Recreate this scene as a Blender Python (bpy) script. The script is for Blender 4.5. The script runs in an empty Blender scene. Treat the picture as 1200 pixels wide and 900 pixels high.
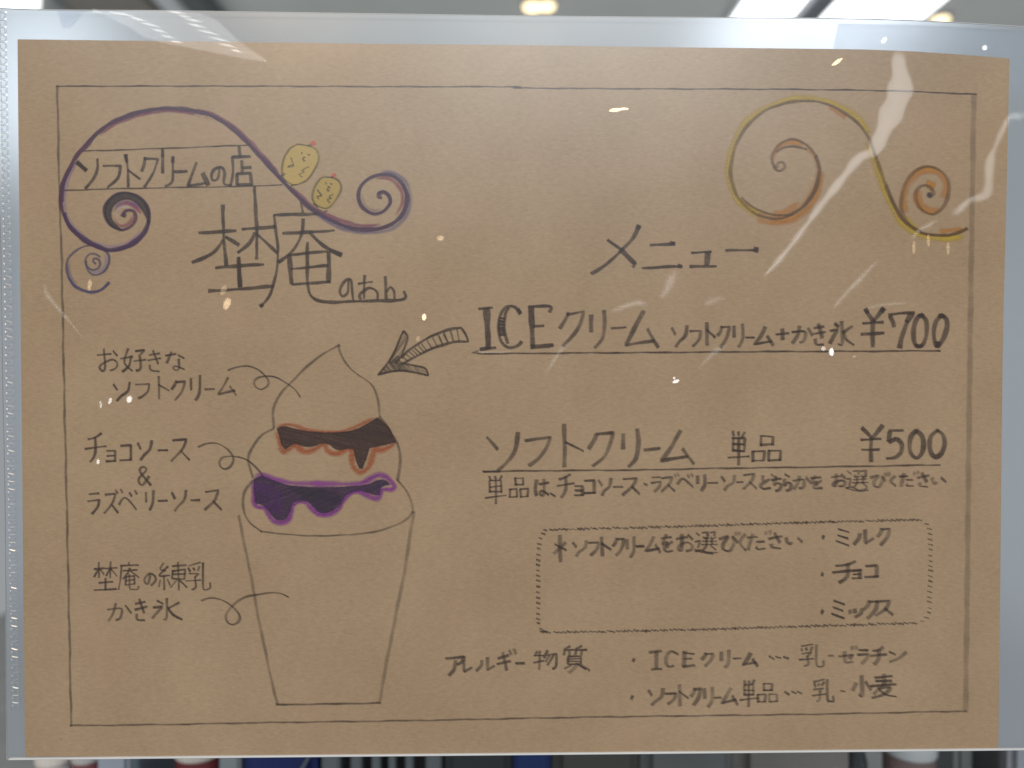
import bpy, bmesh, math, random
from mathutils import Vector, Euler
rnd = random.Random(7)
S = bpy.context.scene
COL = S.collection

# ------------------------------------------------------------------ camera
CAM_LOC = Vector((-0.00849203, -0.2219653, 0.00995308))
CAM_ROT = Euler((1.55181037, -0.00408598, -0.02566066))
cd = bpy.data.cameras.new('camera'); cam = bpy.data.objects.new('camera', cd); COL.objects.link(cam)
cam.location = CAM_LOC; cam.rotation_euler = CAM_ROT
cd.lens = 26.0; cd.sensor_width = 36.0; cd.clip_start = 0.01; cd.clip_end = 100
cd.dof.use_dof = True; cd.dof.focus_distance = 0.2235; cd.dof.aperture_fstop = 7.0
S.camera = cam
MROT = CAM_ROT.to_matrix()
FPX = 26.0 / 36.0 * 1200.0

def at(px, py, Y=0.0):
    """Point of the photograph's pixel (1200x900) on the plane y = Y (the sheet hangs in y = 0)."""
    d = MROT @ Vector(((px - 600.0) / FPX, (450.0 - py) / FPX, -1.0))
    t = (Y - CAM_LOC.y) / d.y
    return CAM_LOC + d * t

# ------------------------------------------------------------------ world, light, exposure
wd = bpy.data.worlds.new('World'); S.world = wd; wd.use_nodes = True
bg = wd.node_tree.nodes['Background']
bg.inputs[0].default_value = (0.93, 0.97, 1.0, 1); bg.inputs[1].default_value = 0.33
S.view_settings.view_transform = 'Standard'; S.view_settings.look = 'None'
S.view_settings.exposure = 0.0; S.view_settings.gamma = 1.0
S.render.engine = 'CYCLES'
S.cycles.use_denoising = True
S.cycles.transparent_max_bounces = 64
S.cycles.max_bounces = 10
S.cycles.sample_clamp_indirect = 6.0

def area(name, loc, target, sx, sy, power, color):
    l = bpy.data.lights.new(name, 'AREA'); l.shape = 'RECTANGLE'; l.size = sx; l.size_y = sy
    l.energy = power; l.color = color
    o = bpy.data.objects.new(name, l); COL.objects.link(o); o.location = loc
    o.rotation_euler = (Vector(target) - Vector(loc)).to_track_quat('-Z', 'Y').to_euler()
    return o
LAMP_PANEL = Vector((0.25, -1.7, 1.15))
LAMP_WARM = Vector((-0.55, -1.5, 1.15))
area('ceiling_panel_lamp', LAMP_PANEL, (0.25, -1.0, 0.0), 0.9, 0.6, 12.5, (1.0, 0.97, 0.93))
area('film_wash_light', (0.0, -3.1, 1.17), (0.0, -3.1, 0.0), 3.4, 2.6, 46, (0.62, 0.83, 1.0))  # unseen light added for the bluish wash over the upper film
area('ceiling_spot_lamp', LAMP_WARM, (-0.3, -0.6, 0.0), 0.30, 0.30, 9, (1.0, 0.72, 0.42))

# ------------------------------------------------------------------ helpers
def lin(c):
    c = c / 255.0
    return c / 12.92 if c <= 0.04045 else ((c + 0.055) / 1.055) ** 2.4
def rgb(r, g, b): return tuple(min(.9, lin(c) * 1.45) for c in (r, g, b))   # reflectance of a mark seen at this brightness in the dim room

def tag(o, label=None, cat=None, group=None, kind=None):
    if label: o['label'] = label
    if cat: o['category'] = cat
    if group: o['group'] = group
    if kind: o['kind'] = kind
    return o
def empty(name, loc=(0, 0, 0)):
    o = bpy.data.objects.new(name, None); COL.objects.link(o); o.location = loc
    o.empty_display_size = 0.02
    return o
def link(name, me, mat, parent=None):
    o = bpy.data.objects.new(name, me); COL.objects.link(o)
    if mat: me.materials.append(mat)
    if parent:
        o.parent = parent
        off = Vector((0, 0, 0)); q = parent
        while q is not None:
            off += q.location; q = q.parent
        for v in me.vertices: v.co -= off
    return o
def frombm(name, bm, mat, parent=None, smooth=False):
    me = bpy.data.meshes.new(name); bm.normal_update(); bm.to_mesh(me); bm.free()
    if smooth:
        for p in me.polygons: p.use_smooth = True
    return link(name, me, mat, parent)

def nmat(name):
    m = bpy.data.materials.new(name); m.use_nodes = True
    nt = m.node_tree; nt.nodes.clear()
    out = nt.nodes.new('ShaderNodeOutputMaterial')
    return m, nt, out
def node(nt, typ, **kw):
    n = nt.nodes.new(typ)
    for k, v in kw.items():
        if k in n.inputs.keys(): n.inputs[k].default_value = v
        else: setattr(n, k, v)
    return n
def noise(nt, vec, scale, detail=3, rough=0.55):
    n = nt.nodes.new('ShaderNodeTexNoise'); n.inputs['Scale'].default_value = scale
    n.inputs['Detail'].default_value = detail; n.inputs['Roughness'].default_value = rough
    nt.links.new(vec, n.inputs['Vector'])
    return n.outputs['Fac']
def mapr(nt, val, a, b, c, d):
    n = nt.nodes.new('ShaderNodeMapRange')
    for i, v in zip((1, 2, 3, 4), (a, b, c, d)): n.inputs[i].default_value = v
    nt.links.new(val, n.inputs[0]); return n.outputs[0]
def mth(nt, op, a, b):
    n = nt.nodes.new('ShaderNodeMath'); n.operation = op
    for i, v in enumerate((a, b)):
        if isinstance(v, (int, float)): n.inputs[i].default_value = v
        else: nt.links.new(v, n.inputs[i])
    return n.outputs[0]
def mapping(nt, vec, scale=(1, 1, 1), rot=(0, 0, 0)):
    n = nt.nodes.new('ShaderNodeMapping'); n.inputs['Scale'].default_value = scale
    n.inputs['Rotation'].default_value = rot
    nt.links.new(vec, n.inputs['Vector']); return n.outputs['Vector']

# ------------------------------------------------------------------ materials
def mat_paper():
    m, nt, out = nmat('kraft_paper')
    tc = nt.nodes.new('ShaderNodeTexCoord').outputs['Object']
    v1 = mapping(nt, tc, (1, 1, 2.3), (0, 0.12, 0))
    v2 = mapping(nt, tc, (1, 1, 4.5), (0, -0.55, 0))
    v3 = mapping(nt, tc, (1, 1, 5.0), (0, 0.45, 0))
    big = noise(nt, tc, 28, 3)
    mid = noise(nt, v1, 420, 4, 0.6)
    fib = noise(nt, v2, 620, 3, 0.6)
    fib2 = noise(nt, v3, 540, 3, 0.6)
    fine = noise(nt, tc, 2600, 2)
    s = mth(nt, 'MULTIPLY_ADD', big, 0.5); nt.nodes[-1].inputs[2].default_value = 0
    s = mth(nt, 'ADD', mth(nt, 'MULTIPLY', big, 0.52), mth(nt, 'MULTIPLY', mid, 0.40))
    s = mth(nt, 'ADD', s, mth(nt, 'MULTIPLY', fib, 0.34))
    s = mth(nt, 'ADD', s, mth(nt, 'MULTIPLY', fib2, 0.34))
    s = mth(nt, 'ADD', s, mth(nt, 'MULTIPLY', fine, 0.22))
    t = mapr(nt, s, 0.58, 1.24, 0, 1)
    cr = nt.nodes.new('ShaderNodeValToRGB'); e = cr.color_ramp.elements
    e[0].position = 0.0; e[0].color = (0.330, 0.214, 0.116, 1)
    e[1].position = 1.0; e[1].color = (0.532, 0.384, 0.240, 1)
    nt.links.new(t, cr.inputs[0])
    # sparse dark and reddish fibres
    sp = mapr(nt, noise(nt, mapping(nt, tc, (1, 1, 3.2), (0, 0.5, 0)), 420, 1), 0.72, 0.80, 0, 0.35)
    mx = node(nt, 'ShaderNodeMix', data_type='RGBA'); nt.links.new(sp, mx.inputs[0])
    nt.links.new(cr.outputs[0], mx.inputs[6]); mx.inputs[7].default_value = (0.16, 0.10, 0.06, 1)
    rd = mapr(nt, noise(nt, tc, 45, 2), 0.54, 0.75, 0, 0.30)
    mx2 = node(nt, 'ShaderNodeMix', data_type='RGBA'); nt.links.new(rd, mx2.inputs[0])
    nt.links.new(mx.outputs[2], mx2.inputs[6]); mx2.inputs[7].default_value = (0.50, 0.31, 0.21, 1)
    b = node(nt, 'ShaderNodeBsdfPrincipled', Roughness=0.85); b.inputs['Specular IOR Level'].default_value = 0.2
    nt.links.new(mx2.outputs[2], b.inputs['Base Color'])
    bp = node(nt, 'ShaderNodeBump', Strength=0.16, Distance=0.0002)
    nt.links.new(s, bp.inputs['Height']); nt.links.new(bp.outputs[0], b.inputs['Normal'])
    nt.links.new(b.outputs[0], out.inputs[0]); return m

def mat_ink(name, grain_scale, g0, g1, streak=1.0):
    """Dry marks: colour and cover come from the stroke's vertex colours, broken by the paper's grain."""
    m, nt, out = nmat(name)
    ca = nt.nodes.new('ShaderNodeVertexColor'); ca.layer_name = 'Col'
    tc = nt.nodes.new('ShaderNodeTexCoord').outputs['Object']
    g = noise(nt, mapping(nt, tc, (1, 1, streak), (0, -0.6, 0)), grain_scale, 3, 0.6)
    g = mapr(nt, g, 0.32, 0.62, g0, g1)
    a = mth(nt, 'MULTIPLY', ca.outputs['Alpha'], g)
    tr = nt.nodes.new('ShaderNodeBsdfTransparent')
    df = node(nt, 'ShaderNodeBsdfDiffuse', Roughness=0.5)
    nt.links.new(ca.outputs['Color'], df.inputs['Color'])
    mx = nt.nodes.new('ShaderNodeMixShader'); nt.links.new(a, mx.inputs[0])
    nt.links.new(tr.outputs[0], mx.inputs[1]); nt.links.new(df.outputs[0], mx.inputs[2])
    nt.links.new(mx.outputs[0], out.inputs[0]); return m

def mat_film(name, gloss, rough, bump=0.0, tint=(1, 1, 1)):
    m, nt, out = nmat(name)
    tr = nt.nodes.new('ShaderNodeBsdfTransparent'); tr.inputs[0].default_value = (*tint, 1)
    gl = node(nt, 'ShaderNodeBsdfGlossy', Roughness=rough)
    if bump:
        tc = nt.nodes.new('ShaderNodeTexCoord').outputs['Object']
        n1 = noise(nt, mapping(nt, tc, (1, 1, 0.6), (0, 0.5, 0)), 26, 2)
        bp = node(nt, 'ShaderNodeBump', Strength=bump, Distance=0.004)
        nt.links.new(n1, bp.inputs['Height']); nt.links.new(bp.outputs[0], gl.inputs['Normal'])
    mx = nt.nodes.new('ShaderNodeMixShader')
    if isinstance(gloss, str):
        ca = nt.nodes.new('ShaderNodeVertexColor'); ca.layer_name = gloss
        nt.links.new(ca.outputs['Alpha'], mx.inputs[0])
    else: mx.inputs[0].default_value = gloss
    nt.links.new(tr.outputs[0], mx.inputs[1]); nt.links.new(gl.outputs[0], mx.inputs[2])
    nt.links.new(mx.outputs[0], out.inputs[0]); return m

def mat_frost():
    """Milky translucent back sheet of the sleeve."""
    m, nt, out = nmat('milky_film')
    rf = node(nt, 'ShaderNodeBsdfRefraction', Roughness=0.62, IOR=1.16); rf.inputs[0].default_value = (0.84, 0.91, 1.0, 1)
    tc = nt.nodes.new('ShaderNodeTexCoord').outputs['Object']
    bp = node(nt, 'ShaderNodeBump', Strength=0.12, Distance=0.0003)
    nt.links.new(noise(nt, tc, 900, 2), bp.inputs['Height']); nt.links.new(bp.outputs[0], rf.inputs['Normal'])
    df = node(nt, 'ShaderNodeBsdfDiffuse'); df.inputs[0].default_value = (0.68, 0.73, 0.79, 1)
    tl = node(nt, 'ShaderNodeBsdfTranslucent'); tl.inputs[0].default_value = (0.72, 0.78, 0.86, 1)
    m1 = nt.nodes.new('ShaderNodeMixShader'); m1.inputs[0].default_value = 0.45
    nt.links.new(df.outputs[0], m1.inputs[1]); nt.links.new(tl.outputs[0], m1.inputs[2])
    m2 = nt.nodes.new('ShaderNodeMixShader'); m2.inputs[0].default_value = 0.55
    nt.links.new(m1.outputs[0], m2.inputs[1]); nt.links.new(rf.outputs[0], m2.inputs[2])
    nt.links.new(m2.outputs[0], out.inputs[0]); return m

def mat_plain(name, col, rough=0.5, var=0.08, scale=40):
    m, nt, out = nmat(name)
    tc = nt.nodes.new('ShaderNodeTexCoord').outputs['Object']
    f = mapr(nt, noise(nt, tc, scale, 3), 0.3, 0.7, 1 - var, 1 + var)
    mx = node(nt, 'ShaderNodeMix', data_type='RGBA', blend_type='MULTIPLY'); mx.inputs[0].default_value = 1
    mx.inputs[6].default_value = (*col, 1); nt.links.new(f, mx.inputs[7])
    b = node(nt, 'ShaderNodeBsdfPrincipled', Roughness=rough)
    nt.links.new(mx.outputs[2], b.inputs['Base Color']); nt.links.new(b.outputs[0], out.inputs[0]); return m
def mat_emit(name, col, s):
    m, nt, out = nmat(name)
    e = nt.nodes.new('ShaderNodeEmission'); e.inputs[0].default_value = (*col, 1); e.inputs[1].default_value = s
    nt.links.new(e.outputs[0], out.inputs[0]); return m

M_PAPER = mat_paper()
M_PEN = mat_ink('dark_pencil', 2400, 0.70, 1.0)
M_CRAYON = mat_ink('coloured_pencil', 1700, 0.74, 1.0, 2.6)
M_FILM = mat_film('clear_film', 0.08, 0.27, 0.06)
M_HIGHLIGHT = mat_film('highlight_film', 'Gloss', 0.10)  # lamp highlights, their shape painted into the gloss weight
M_FROST = mat_frost()
M_RIM = mat_plain('pale_plastic_edge', (0.72, 0.73, 0.74), 0.35, 0.05)
M_SEAM = mat_film('welded_plastic', 0.42, 0.35, 0, (0.97, 0.98, 1.0))

# ------------------------------------------------------------------ strokes
# The camera shook a little less at the top left: marks further right and down are broader and paler across.
Y_INK = -0.00020
def smear(x, y):
    u, v = x / 1200.0, y / 900.0
    return (0.6 + 3.6 * u + 1.9 * v, 0.2 + 1.3 * v)

class Ink:
    def __init__(s): s.v = []; s.f = []; s.c = []; s.k = 0
    def build(s, name, mat, parent):
        me = bpy.data.meshes.new(name); me.from_pydata([tuple(p) for p in s.v], [], s.f)
        a = me.color_attributes.new('Col', 'FLOAT_COLOR', 'POINT')
        flat = [x for c in s.c for x in c]
        a.data.foreach_set('color', flat)
        return link(name, me, mat, parent)

def catmull(pts):
    """pts: list of (x, y, corner). Smooth curve through them, sharp at corners."""
    runs = [[]]
    for i, p in enumerate(pts):
        runs[-1].append(p[:2])
        if p[2] and 0 < i < len(pts) - 1: runs.append([p[:2]])
    out = []
    for r in runs:
        n = len(r)
        if n == 1: continue
        for i in range(n - 1):
            p0 = r[max(i - 1, 0)]; p1 = r[i]; p2 = r[i + 1]; p3 = r[min(i + 2, n - 1)]
            L = math.hypot(p2[0] - p1[0], p2[1] - p1[1]); k = max(2, int(L / 1.3))
            for j in range(k):
                t = j / k; t2 = t * t; t3 = t2 * t
                q = [0.5 * ((2 * p1[a]) + (-p0[a] + p2[a]) * t + (2 * p0[a] - 5 * p1[a] + 4 * p2[a] - p3[a]) * t2 + (-p0[a] + 3 * p1[a] - 3 * p2[a] + p3[a]) * t3) for a in (0, 1)]
                out.append(q)
        if r is runs[-1]: out.append(list(r[-1]))
    return out

def ribbon(ink, pts, w, col, alpha, soft=0.55, jit=0.25, taper=0.0, smr=1.0, Y=None, wvar=0.2):
    P = catmull(pts)
    if len(P) < 2: return
    n = len(P); ph = [rnd.uniform(0, 6.28) for _ in range(4)]
    ink.k += 1
    y0 = (Y_INK if Y is None else Y) - (ink.k % 40) * 1.5e-6
    rows = []
    def tang(i):
        a = P[max(i - 1, 0)]; b = P[min(i + 1, n - 1)]
        dx, dy = b[0] - a[0], b[1] - a[1]; L = math.hypot(dx, dy) or 1
        return dx / L, dy / L
    bx, by = smear(*P[n // 2])
    idx = [(-1, i) for i in ()]
    seq = []
    t0 = tang(0); t1 = tang(n - 1)
    e0 = 0.5 + 0.42 * smr * abs(bx * t0[0] + by * t0[1]); e1 = 0.5 + 0.42 * smr * abs(bx * t1[0] + by * t1[1])
    seq.append((P[0][0] - t0[0] * e0, P[0][1] - t0[1] * e0, t0, 0.0, 0))
    s = 0
    for i in range(n):
        t = tang(i); f = i / max(n - 1, 1)
        o = jit * (math.sin(i * 0.11 + ph[0]) + 0.6 * math.sin(i * 0.29 + ph[1]))
        seq.append((P[i][0] - t[1] * o, P[i][1] + t[0] * o, t, 1.0, f))
    seq.append((P[-1][0] + t1[0] * e1, P[-1][1] + t1[1] * e1, t1, 0.0, 1))
    base = len(ink.v)
    for i, (x, y, t, a, f) in enumerate(seq):
        nx, ny = -t[1], t[0]
        ex = smr * 1.0 * abs(bx * nx + by * ny)
        ww = w * (1 + wvar * math.sin(i * 0.13 + ph[2]) + 0.5 * wvar * math.sin(i * 0.41 + ph[3]))
        if taper: ww *= 1 - taper * f ** 2
        W = math.sqrt(ww * ww + ex * ex); al = alpha * (ww / W) ** 0.92 * a
        al *= 0.90 + 0.10 * math.sin(i * 0.17 + ph[1])
        if soft >= 1.2 and n > 20: al *= min(1.0, (min(i, n + 1 - i) + .3) / 7.0)      # crayon strokes lift off softly
        else: al *= 1.0 + 0.10 * max(0.0, 1 - min(i, n + 1 - i) / 4.0)      # pens press at both ends
        al = min(al, .98)
        so = min(soft + 0.16 * ex, W * 0.42)
        for k, off in enumerate((-W / 2 - so * .6, -W / 2 + so, W / 2 - so, W / 2 + so * .6)):
            ink.v.append(at(x + nx * off, y + ny * off, y0 - i * 2e-9))
            ink.c.append((*col, al if k in (1, 2) else 0.0))
    for i in range(len(seq) - 1):
        for k in range(3):
            a = base + i * 4 + k
            ink.f.append((a, a + 1, a + 5, a + 4))

def polys(data):
    """'w4:1,2 3,4! 5,6; 7,8 9,10' -> [(w, [(x, y, corner)])]"""
    out = []
    for part in data.split(';'):
        part = part.strip()
        if not part: continue
        w = None
        if part[0] == 'w':
            a, part = part.split(':'); w = float(a[1:])
        pts = []
        for t in part.split():
            c = t.endswith('!'); x, y = t.rstrip('!').split(',')
            pts.append((float(x), float(y), c))
        out.append((w, pts))
    return out
PEN = rgb(60, 44, 35)
def draw(ink, crop, data, w=2.6, col=PEN, alpha=0.86, **kw):
    x0, y0, s = crop
    for ww, pts in polys(data):
        ribbon(ink, [(x0 + x / s, y0 + y / s, c) for x, y, c in pts], ww or w, col, alpha, **kw)

GL = {
 'ソ': "5,12 25,42; 90,0 80,45 45,75 25,100", 'フ': "5,8 92,5! 82,50 55,80 25,100",
 'ト': "35,0 37,100; 37,35 95,62", 'ク': "38,2 28,28 5,48; 38,10 95,6! 78,55 30,100",
 'リ': "15,10 18,58; 85,0 85,55 72,82 50,100", 'ー': "5,55 95,45", 'ム': "55,0 30,55 5,92! 85,75; 65,50 95,100",
 'の': "52,12 46,55 28,85 10,75 6,50 28,18 58,5 88,28 94,60 60,98", 'コ': "5,8 90,5! 92,92; 0,95 98,90",
 'チ': "80,0 50,15 15,22; 0,52 100,42; 52,12 53,55 45,80 25,100", 'ョ': "10,5 92,3! 92,97; 12,48 90,46; 5,95 95,92",
 'ス': "10,10 80,3! 60,50 5,100; 55,55 98,95", 'ラ': "15,5 85,2; 5,38 92,33! 80,65 35,100",
 'ベ': "0,70 35,15 100,100", 'ゼ': "0,48 90,32! 70,62; 35,10 35,75 45,95 90,92", 'ン': "5,10 35,32; 98,12 60,65 8,100",
 'ミ': "15,3 85,20; 10,40 75,57; 0,75 85,100", 'ル': "30,25 26,60 0,100; 60,0 60,94! 100,62",
 'ッ': "0,20 10,55; 38,5 44,48; 95,0 80,60 45,100", 'ア': "0,10 98,3! 85,28 62,42; 52,22 45,70 15,100",
 'レ': "15,0 18,95! 95,62", 'ギ': "5,30 85,16; 0,64 95,48; 38,0 68,100",
 'お': "0,28 60,20; 30,0 33,80 22,98 8,85 25,64 68,50 95,66 86,90 58,98; 72,8 95,30",
 'き': "10,18 85,10; 5,45 95,34; 38,0 75,62; 15,70 25,92 80,98", 'な': "0,22 55,15; 32,0 5,60; 68,18 95,35; 70,40 72,85 55,100 40,88 55,75 98,95",
 'か': "0,36 50,28 64,42 56,84 36,95; 35,0 25,55 0,100; 75,15 100,52", 'は': "12,5 5,60 12,98; 35,30 98,22; 68,0 70,80 55,98 38,88 55,72 98,95",
 '、': "0,0 100,100", '・': "35,40 65,60", 'ど': "30,5 36,45; 82,32 22,62 15,85 38,98 90,92", 'ち': "5,25 85,18; 45,0 25,60 60,45 90,62 78,88 45,100",
 'ら': "30,0 65,12; 25,28 15,70 55,50 90,65 78,90 40,100", 'を': "10,20 82,14; 45,0 15,55 50,45 55,75; 90,40 35,65 30,90 50,98 92,95",
 'び': "0,25 45,12 20,50 20,90 52,98 74,50 68,12 92,48", 'く': "75,0 15,48 80,100", 'だ': "0,25 55,20; 30,0 5,98; 55,48 92,45; 50,80 62,92 98,90",
 'さ': "5,32 92,18; 40,0 78,60; 20,68 25,92 80,98", 'い': "5,10 12,70 28,88 36,65; 72,15 98,60",
 '+': "0,52 100,42; 50,0 52,100", '&': "98,98 20,32 30,6 55,5 60,22 15,62 10,90 40,100 85,55",
 '単': "20,0 26,14; 48,0 50,12; 82,-2 68,14; 22,18 22,56; 22,18 78,16! 76,56; 22,37 77,36; 22,56 77,55; 0,76 100,70; 50,18 50,100",
 '品': "32,3 32,38; 32,3 72,2! 70,36; 32,37 70,35; 3,58 5,98; 3,58 40,57! 38,95; 5,97 38,95; 57,58 58,97; 57,58 97,56! 95,95; 58,97 95,94",
 '好': "30,0 12,60 45,95; 42,30 30,70 3,98; 0,42 48,34; 58,10 95,6! 75,32; 75,32 78,85 62,92; 52,52 100,46",
 '埜': "25,0 26,55; 3,22 48,18; 25,22 3,52; 27,25 42,40; 72,0 73,52; 52,20 98,16; 72,20 52,48; 74,22 98,45; 50,55 51,95; 22,70 80,66; 5,97 98,93",
 '庵': "50,0 52,10; 12,14 95,10; 14,14 12,60 0,100; 25,30 88,26; 56,18 45,38 22,58; 60,30 98,54; 34,52 34,80; 34,52 78,50! 77,78; 34,65 77,64; 34,80 77,78; 55,42 56,92 65,98 95,97 97,86",
 '練': "22,0 10,22 28,32; 35,12 8,48 40,45; 24,48 24,98; 8,62 3,85; 36,60 42,80; 50,14 98,10; 72,0 73,100; 52,28 52,60; 52,28 94,26! 93,58; 52,43 93,42; 52,60 93,58; 70,62 46,90; 75,62 100,90",
 '乳': "55,0 10,10; 8,20 14,30; 28,18 32,28; 55,14 46,28; 10,42 50,38! 34,52; 34,52 36,88 22,96; 2,68 60,62; 70,2 70,85 80,96 98,92 98,72",
 '氷': "50,0 52,90 40,95; 22,12 38,24; 5,42 35,38! 5,90; 90,22 60,45; 56,42 70,75 100,95",
 '選': "5,8 20,20; 0,45 20,42! 12,75; 0,90 25,82 60,98 100,96; 35,5 58,3! 56,22; 38,24 40,32 60,30; 68,5 92,3! 90,22; 72,24 74,32 95,28; 35,45 95,42; 50,34 50,60; 78,34 78,60; 28,62 100,58; 50,65 35,80; 75,65 95,80",
 '物': "15,5 5,30; 5,28 42,24; 25,0 25,100; 0,66 45,56; 60,0 45,42; 55,22 98,18! 95,80 80,98; 70,24 50,62; 84,22 60,80",
 '質': "30,0 8,14! 5,40; 10,20 45,18; 28,20 28,40; 80,0 55,12! 52,40; 58,20 98,18; 78,20 78,40; 25,48 25,80; 25,48 75,46! 75,80; 25,58 75,57; 25,69 75,68; 25,80 75,80; 38,84 10,100; 62,84 95,100",
 '小': "50,0 52,92 38,88; 25,35 5,70; 70,30 98,65", '麦': "50,0 50,45; 18,12 82,8; 22,28 78,26; 0,48 100,44; 45,48 10,82; 30,62 75,58 50,85 5,100; 35,66 60,88 100,98",
}
def fray(ink, path, ln, col, alpha, ang, step):
    """Short slanted pencil strokes along a path: the frayed edge of hand shading."""
    P = catmull([tuple(float(v) for v in t.split(',')) + (False,) for t in path.split()]); acc = 0
    for a, b in zip(P, P[1:]):
        acc += math.hypot(b[0] - a[0], b[1] - a[1])
        if acc < step: continue
        acc = 0; l = ln * rnd.uniform(.5, 1.25) / 2; t = ang + rnd.uniform(-.22, .22)
        x, y = b[0] + rnd.uniform(-.7, .7), b[1] + rnd.uniform(-.7, .7); c, d = math.cos(t) * l, math.sin(t) * l
        ribbon(ink, [(x - c, y + d, False), (x + c, y - d, False)], 1.1, col, alpha * rnd.uniform(.5, 1.2), jit=0, smr=.5, Y=Y_INK + 2e-5)
def upx(crop, data):
    return ' '.join('%.1f,%.1f' % (crop[0] + float(p.split(',')[0]) / crop[2], crop[1] + float(p.split(',')[1].rstrip('!')) / crop[2]) for p in data.split())

def write(ink, crop, boxes, w=2.4, alpha=0.84,  col=PEN, **kw):
    """boxes: [('ソ', x0, y0, x1, y1), ...] in the crop's pixels"""
    cx, cy, s = crop
    for ch, x0, y0, x1, y1 in boxes:
        ew = (x1 - x0) / s; eh = (y1 - y0) / s
        dense = len(GL[ch].split(';')) > 7
        for ww, pts in polys(GL[ch]):
            j = 0.025
            q = [(cx + x0 / s + (x / 100 + rnd.uniform(-j, j)) * ew, cy + y0 / s + (y / 100 + rnd.uniform(-j, j)) * eh, c) for x, y, c in pts]
            ribbon(ink, q, w * (0.78 if dense else 1) * rnd.uniform(0.9, 1.1), col, min(.98, alpha * 1.18) * rnd.uniform(0.88, 1.0) * (0.97 if dense else 1), jit=0.12, smr=0.62 if dense else 0.92, **kw)

def fill(ink, crop, data, col, alpha, Y):
    x0, y0, s = crop
    for _, pts in polys(data):
        P = catmull([(x0 + x / s, y0 + y / s, c) for x, y, c in pts])
        if math.hypot(P[0][0] - P[-1][0], P[0][1] - P[-1][1]) < 1: P = P[:-1]
        P = P[::2]
        from mathutils.geometry import tessellate_polygon
        tri = tessellate_polygon([[Vector((x, y, 0)) for x, y in P]])
        b = len(ink.v)
        for x, y in P: ink.v.append(at(x, y, Y)); ink.c.append((*col, alpha))
        for t in tri: ink.f.append(tuple(b + i for i in t))

def hatch(ink, crop, data, col, alpha, w, step, ang, Y):
    """Back-and-forth pencil strokes inside a traced outline."""
    x0, y0, s = crop
    for _, pts in polys(data):
        P = catmull([(x0 + x / s, y0 + y / s, c) for x, y, c in pts])
        ca, sa = math.cos(ang), math.sin(ang)
        R = [(x * ca + y * sa, -x * sa + y * ca) for x, y in P]
        lo, hi = min(r[1] for r in R), max(r[1] for r in R)
        v = lo + step * 0.5
        while v < hi:
            xs = []
            for i in range(len(R)):
                a, b = R[i], R[(i + 1) % len(R)]
                if (a[1] <= v) != (b[1] <= v): xs.append(a[0] + (v - a[1]) / (b[1] - a[1]) * (b[0] - a[0]))
            xs.sort()
            for a, b in zip(xs[::2], xs[1::2]):
                if b - a < 1.5: continue
                va, vb = v + rnd.uniform(-.5, .5), v + rnd.uniform(-.5, .5)
                a += rnd.uniform(-.6, .6); b += rnd.uniform(-.6, .6)
                ribbon(ink, [(a * ca - va * sa, a * sa + va * ca, False), (b * ca - vb * sa, b * sa + vb * ca, False)], w, col, alpha * rnd.uniform(.55, 1.1), jit=.1, smr=.4, Y=Y)
            v += step * rnd.uniform(.7, 1.3)

# ------------------------------------------------------------------ large structure: ceiling and counter
H = 1.2
bm = bmesh.new()
x0, x1, ya, yb, z = -5, 5, -0.35, 6.0, CAM_LOC.z + H
bmesh.ops.create_cube(bm, size=1)
for v in bm.verts: v.co = Vector(((x0 + x1) / 2 + v.co.x * (x1 - x0), (ya + yb) / 2 + v.co.y * (yb - ya), z + 0.05 + v.co.z * 0.1))
tag(frombm('ceiling', bm, mat_plain('ceiling_tile', (0.78, 0.80, 0.76), 0.8, 0.06, 2.0)), kind='structure')

# ------------------------------------------------------------------ the menu sheet
card = empty('menu_sheet', at(600, 886))
tag(card, 'brown kraft paper menu with handwritten Japanese ice cream prices inside the clear sleeve', 'menu')
edge = "20.5,46 150,47.6 300,49.6 450,51.4 620,53 760,55 920,56.8 1000,57.8 1065,60 1120,63.6 1183,68.5! 1179,250 1175,420 1172,700 1170,877! 900,880.5 600,883.5 300,886 29.5,886.5! 28,760 24.5,400 22,200 20.5,46"
P = catmull(polys(edge)[0][1])[:-1][::3]
bm = bmesh.new()
fr = [bm.verts.new(at(x, y, -0.00012)) for x, y in P]; bk = []
for v in fr: bk.append(bm.verts.new(v.co + Vector((0, 0.00024, 0))))
bm.faces.new(fr); bm.faces.new(bk[::-1])
for i in range(len(fr)):
    j = (i + 1) % len(fr); bm.faces.new((fr[i], bk[i], bk[j], fr[j]))
bmesh.ops.recalc_face_normals(bm, faces=bm.faces)
frombm('paper', bm, M_PAPER, card)

# ruled border
k = Ink()
draw(k, (0, 0, 1), "67,101 200,100.8 330,101 480,101.5 604,101.6 610,103 760,104 920,104.6 1040,106.3 1144,110.5", w=1.7, alpha=.9, jit=.2)
draw(k, (0, 0, 1), "83,850.3 200,849 300,847 480,844.5 700,840.3 950,837 1132,833.3", w=1.6, alpha=.82, jit=.25)
draw(k, (0, 0, 1), "67,100 69,200 72,300 75,450 78.3,600 81,730 83.4,851", w=2.2, alpha=.66, jit=.3)
draw(k, (0, 0, 1), "1141.5,109 1139.5,230 1137.6,350 1136,480 1134.4,610 1133,730 1131.6,835", w=4.2, alpha=.36, jit=.2, smr=1.0)
k.build('border_line', M_PEN, card)

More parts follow.
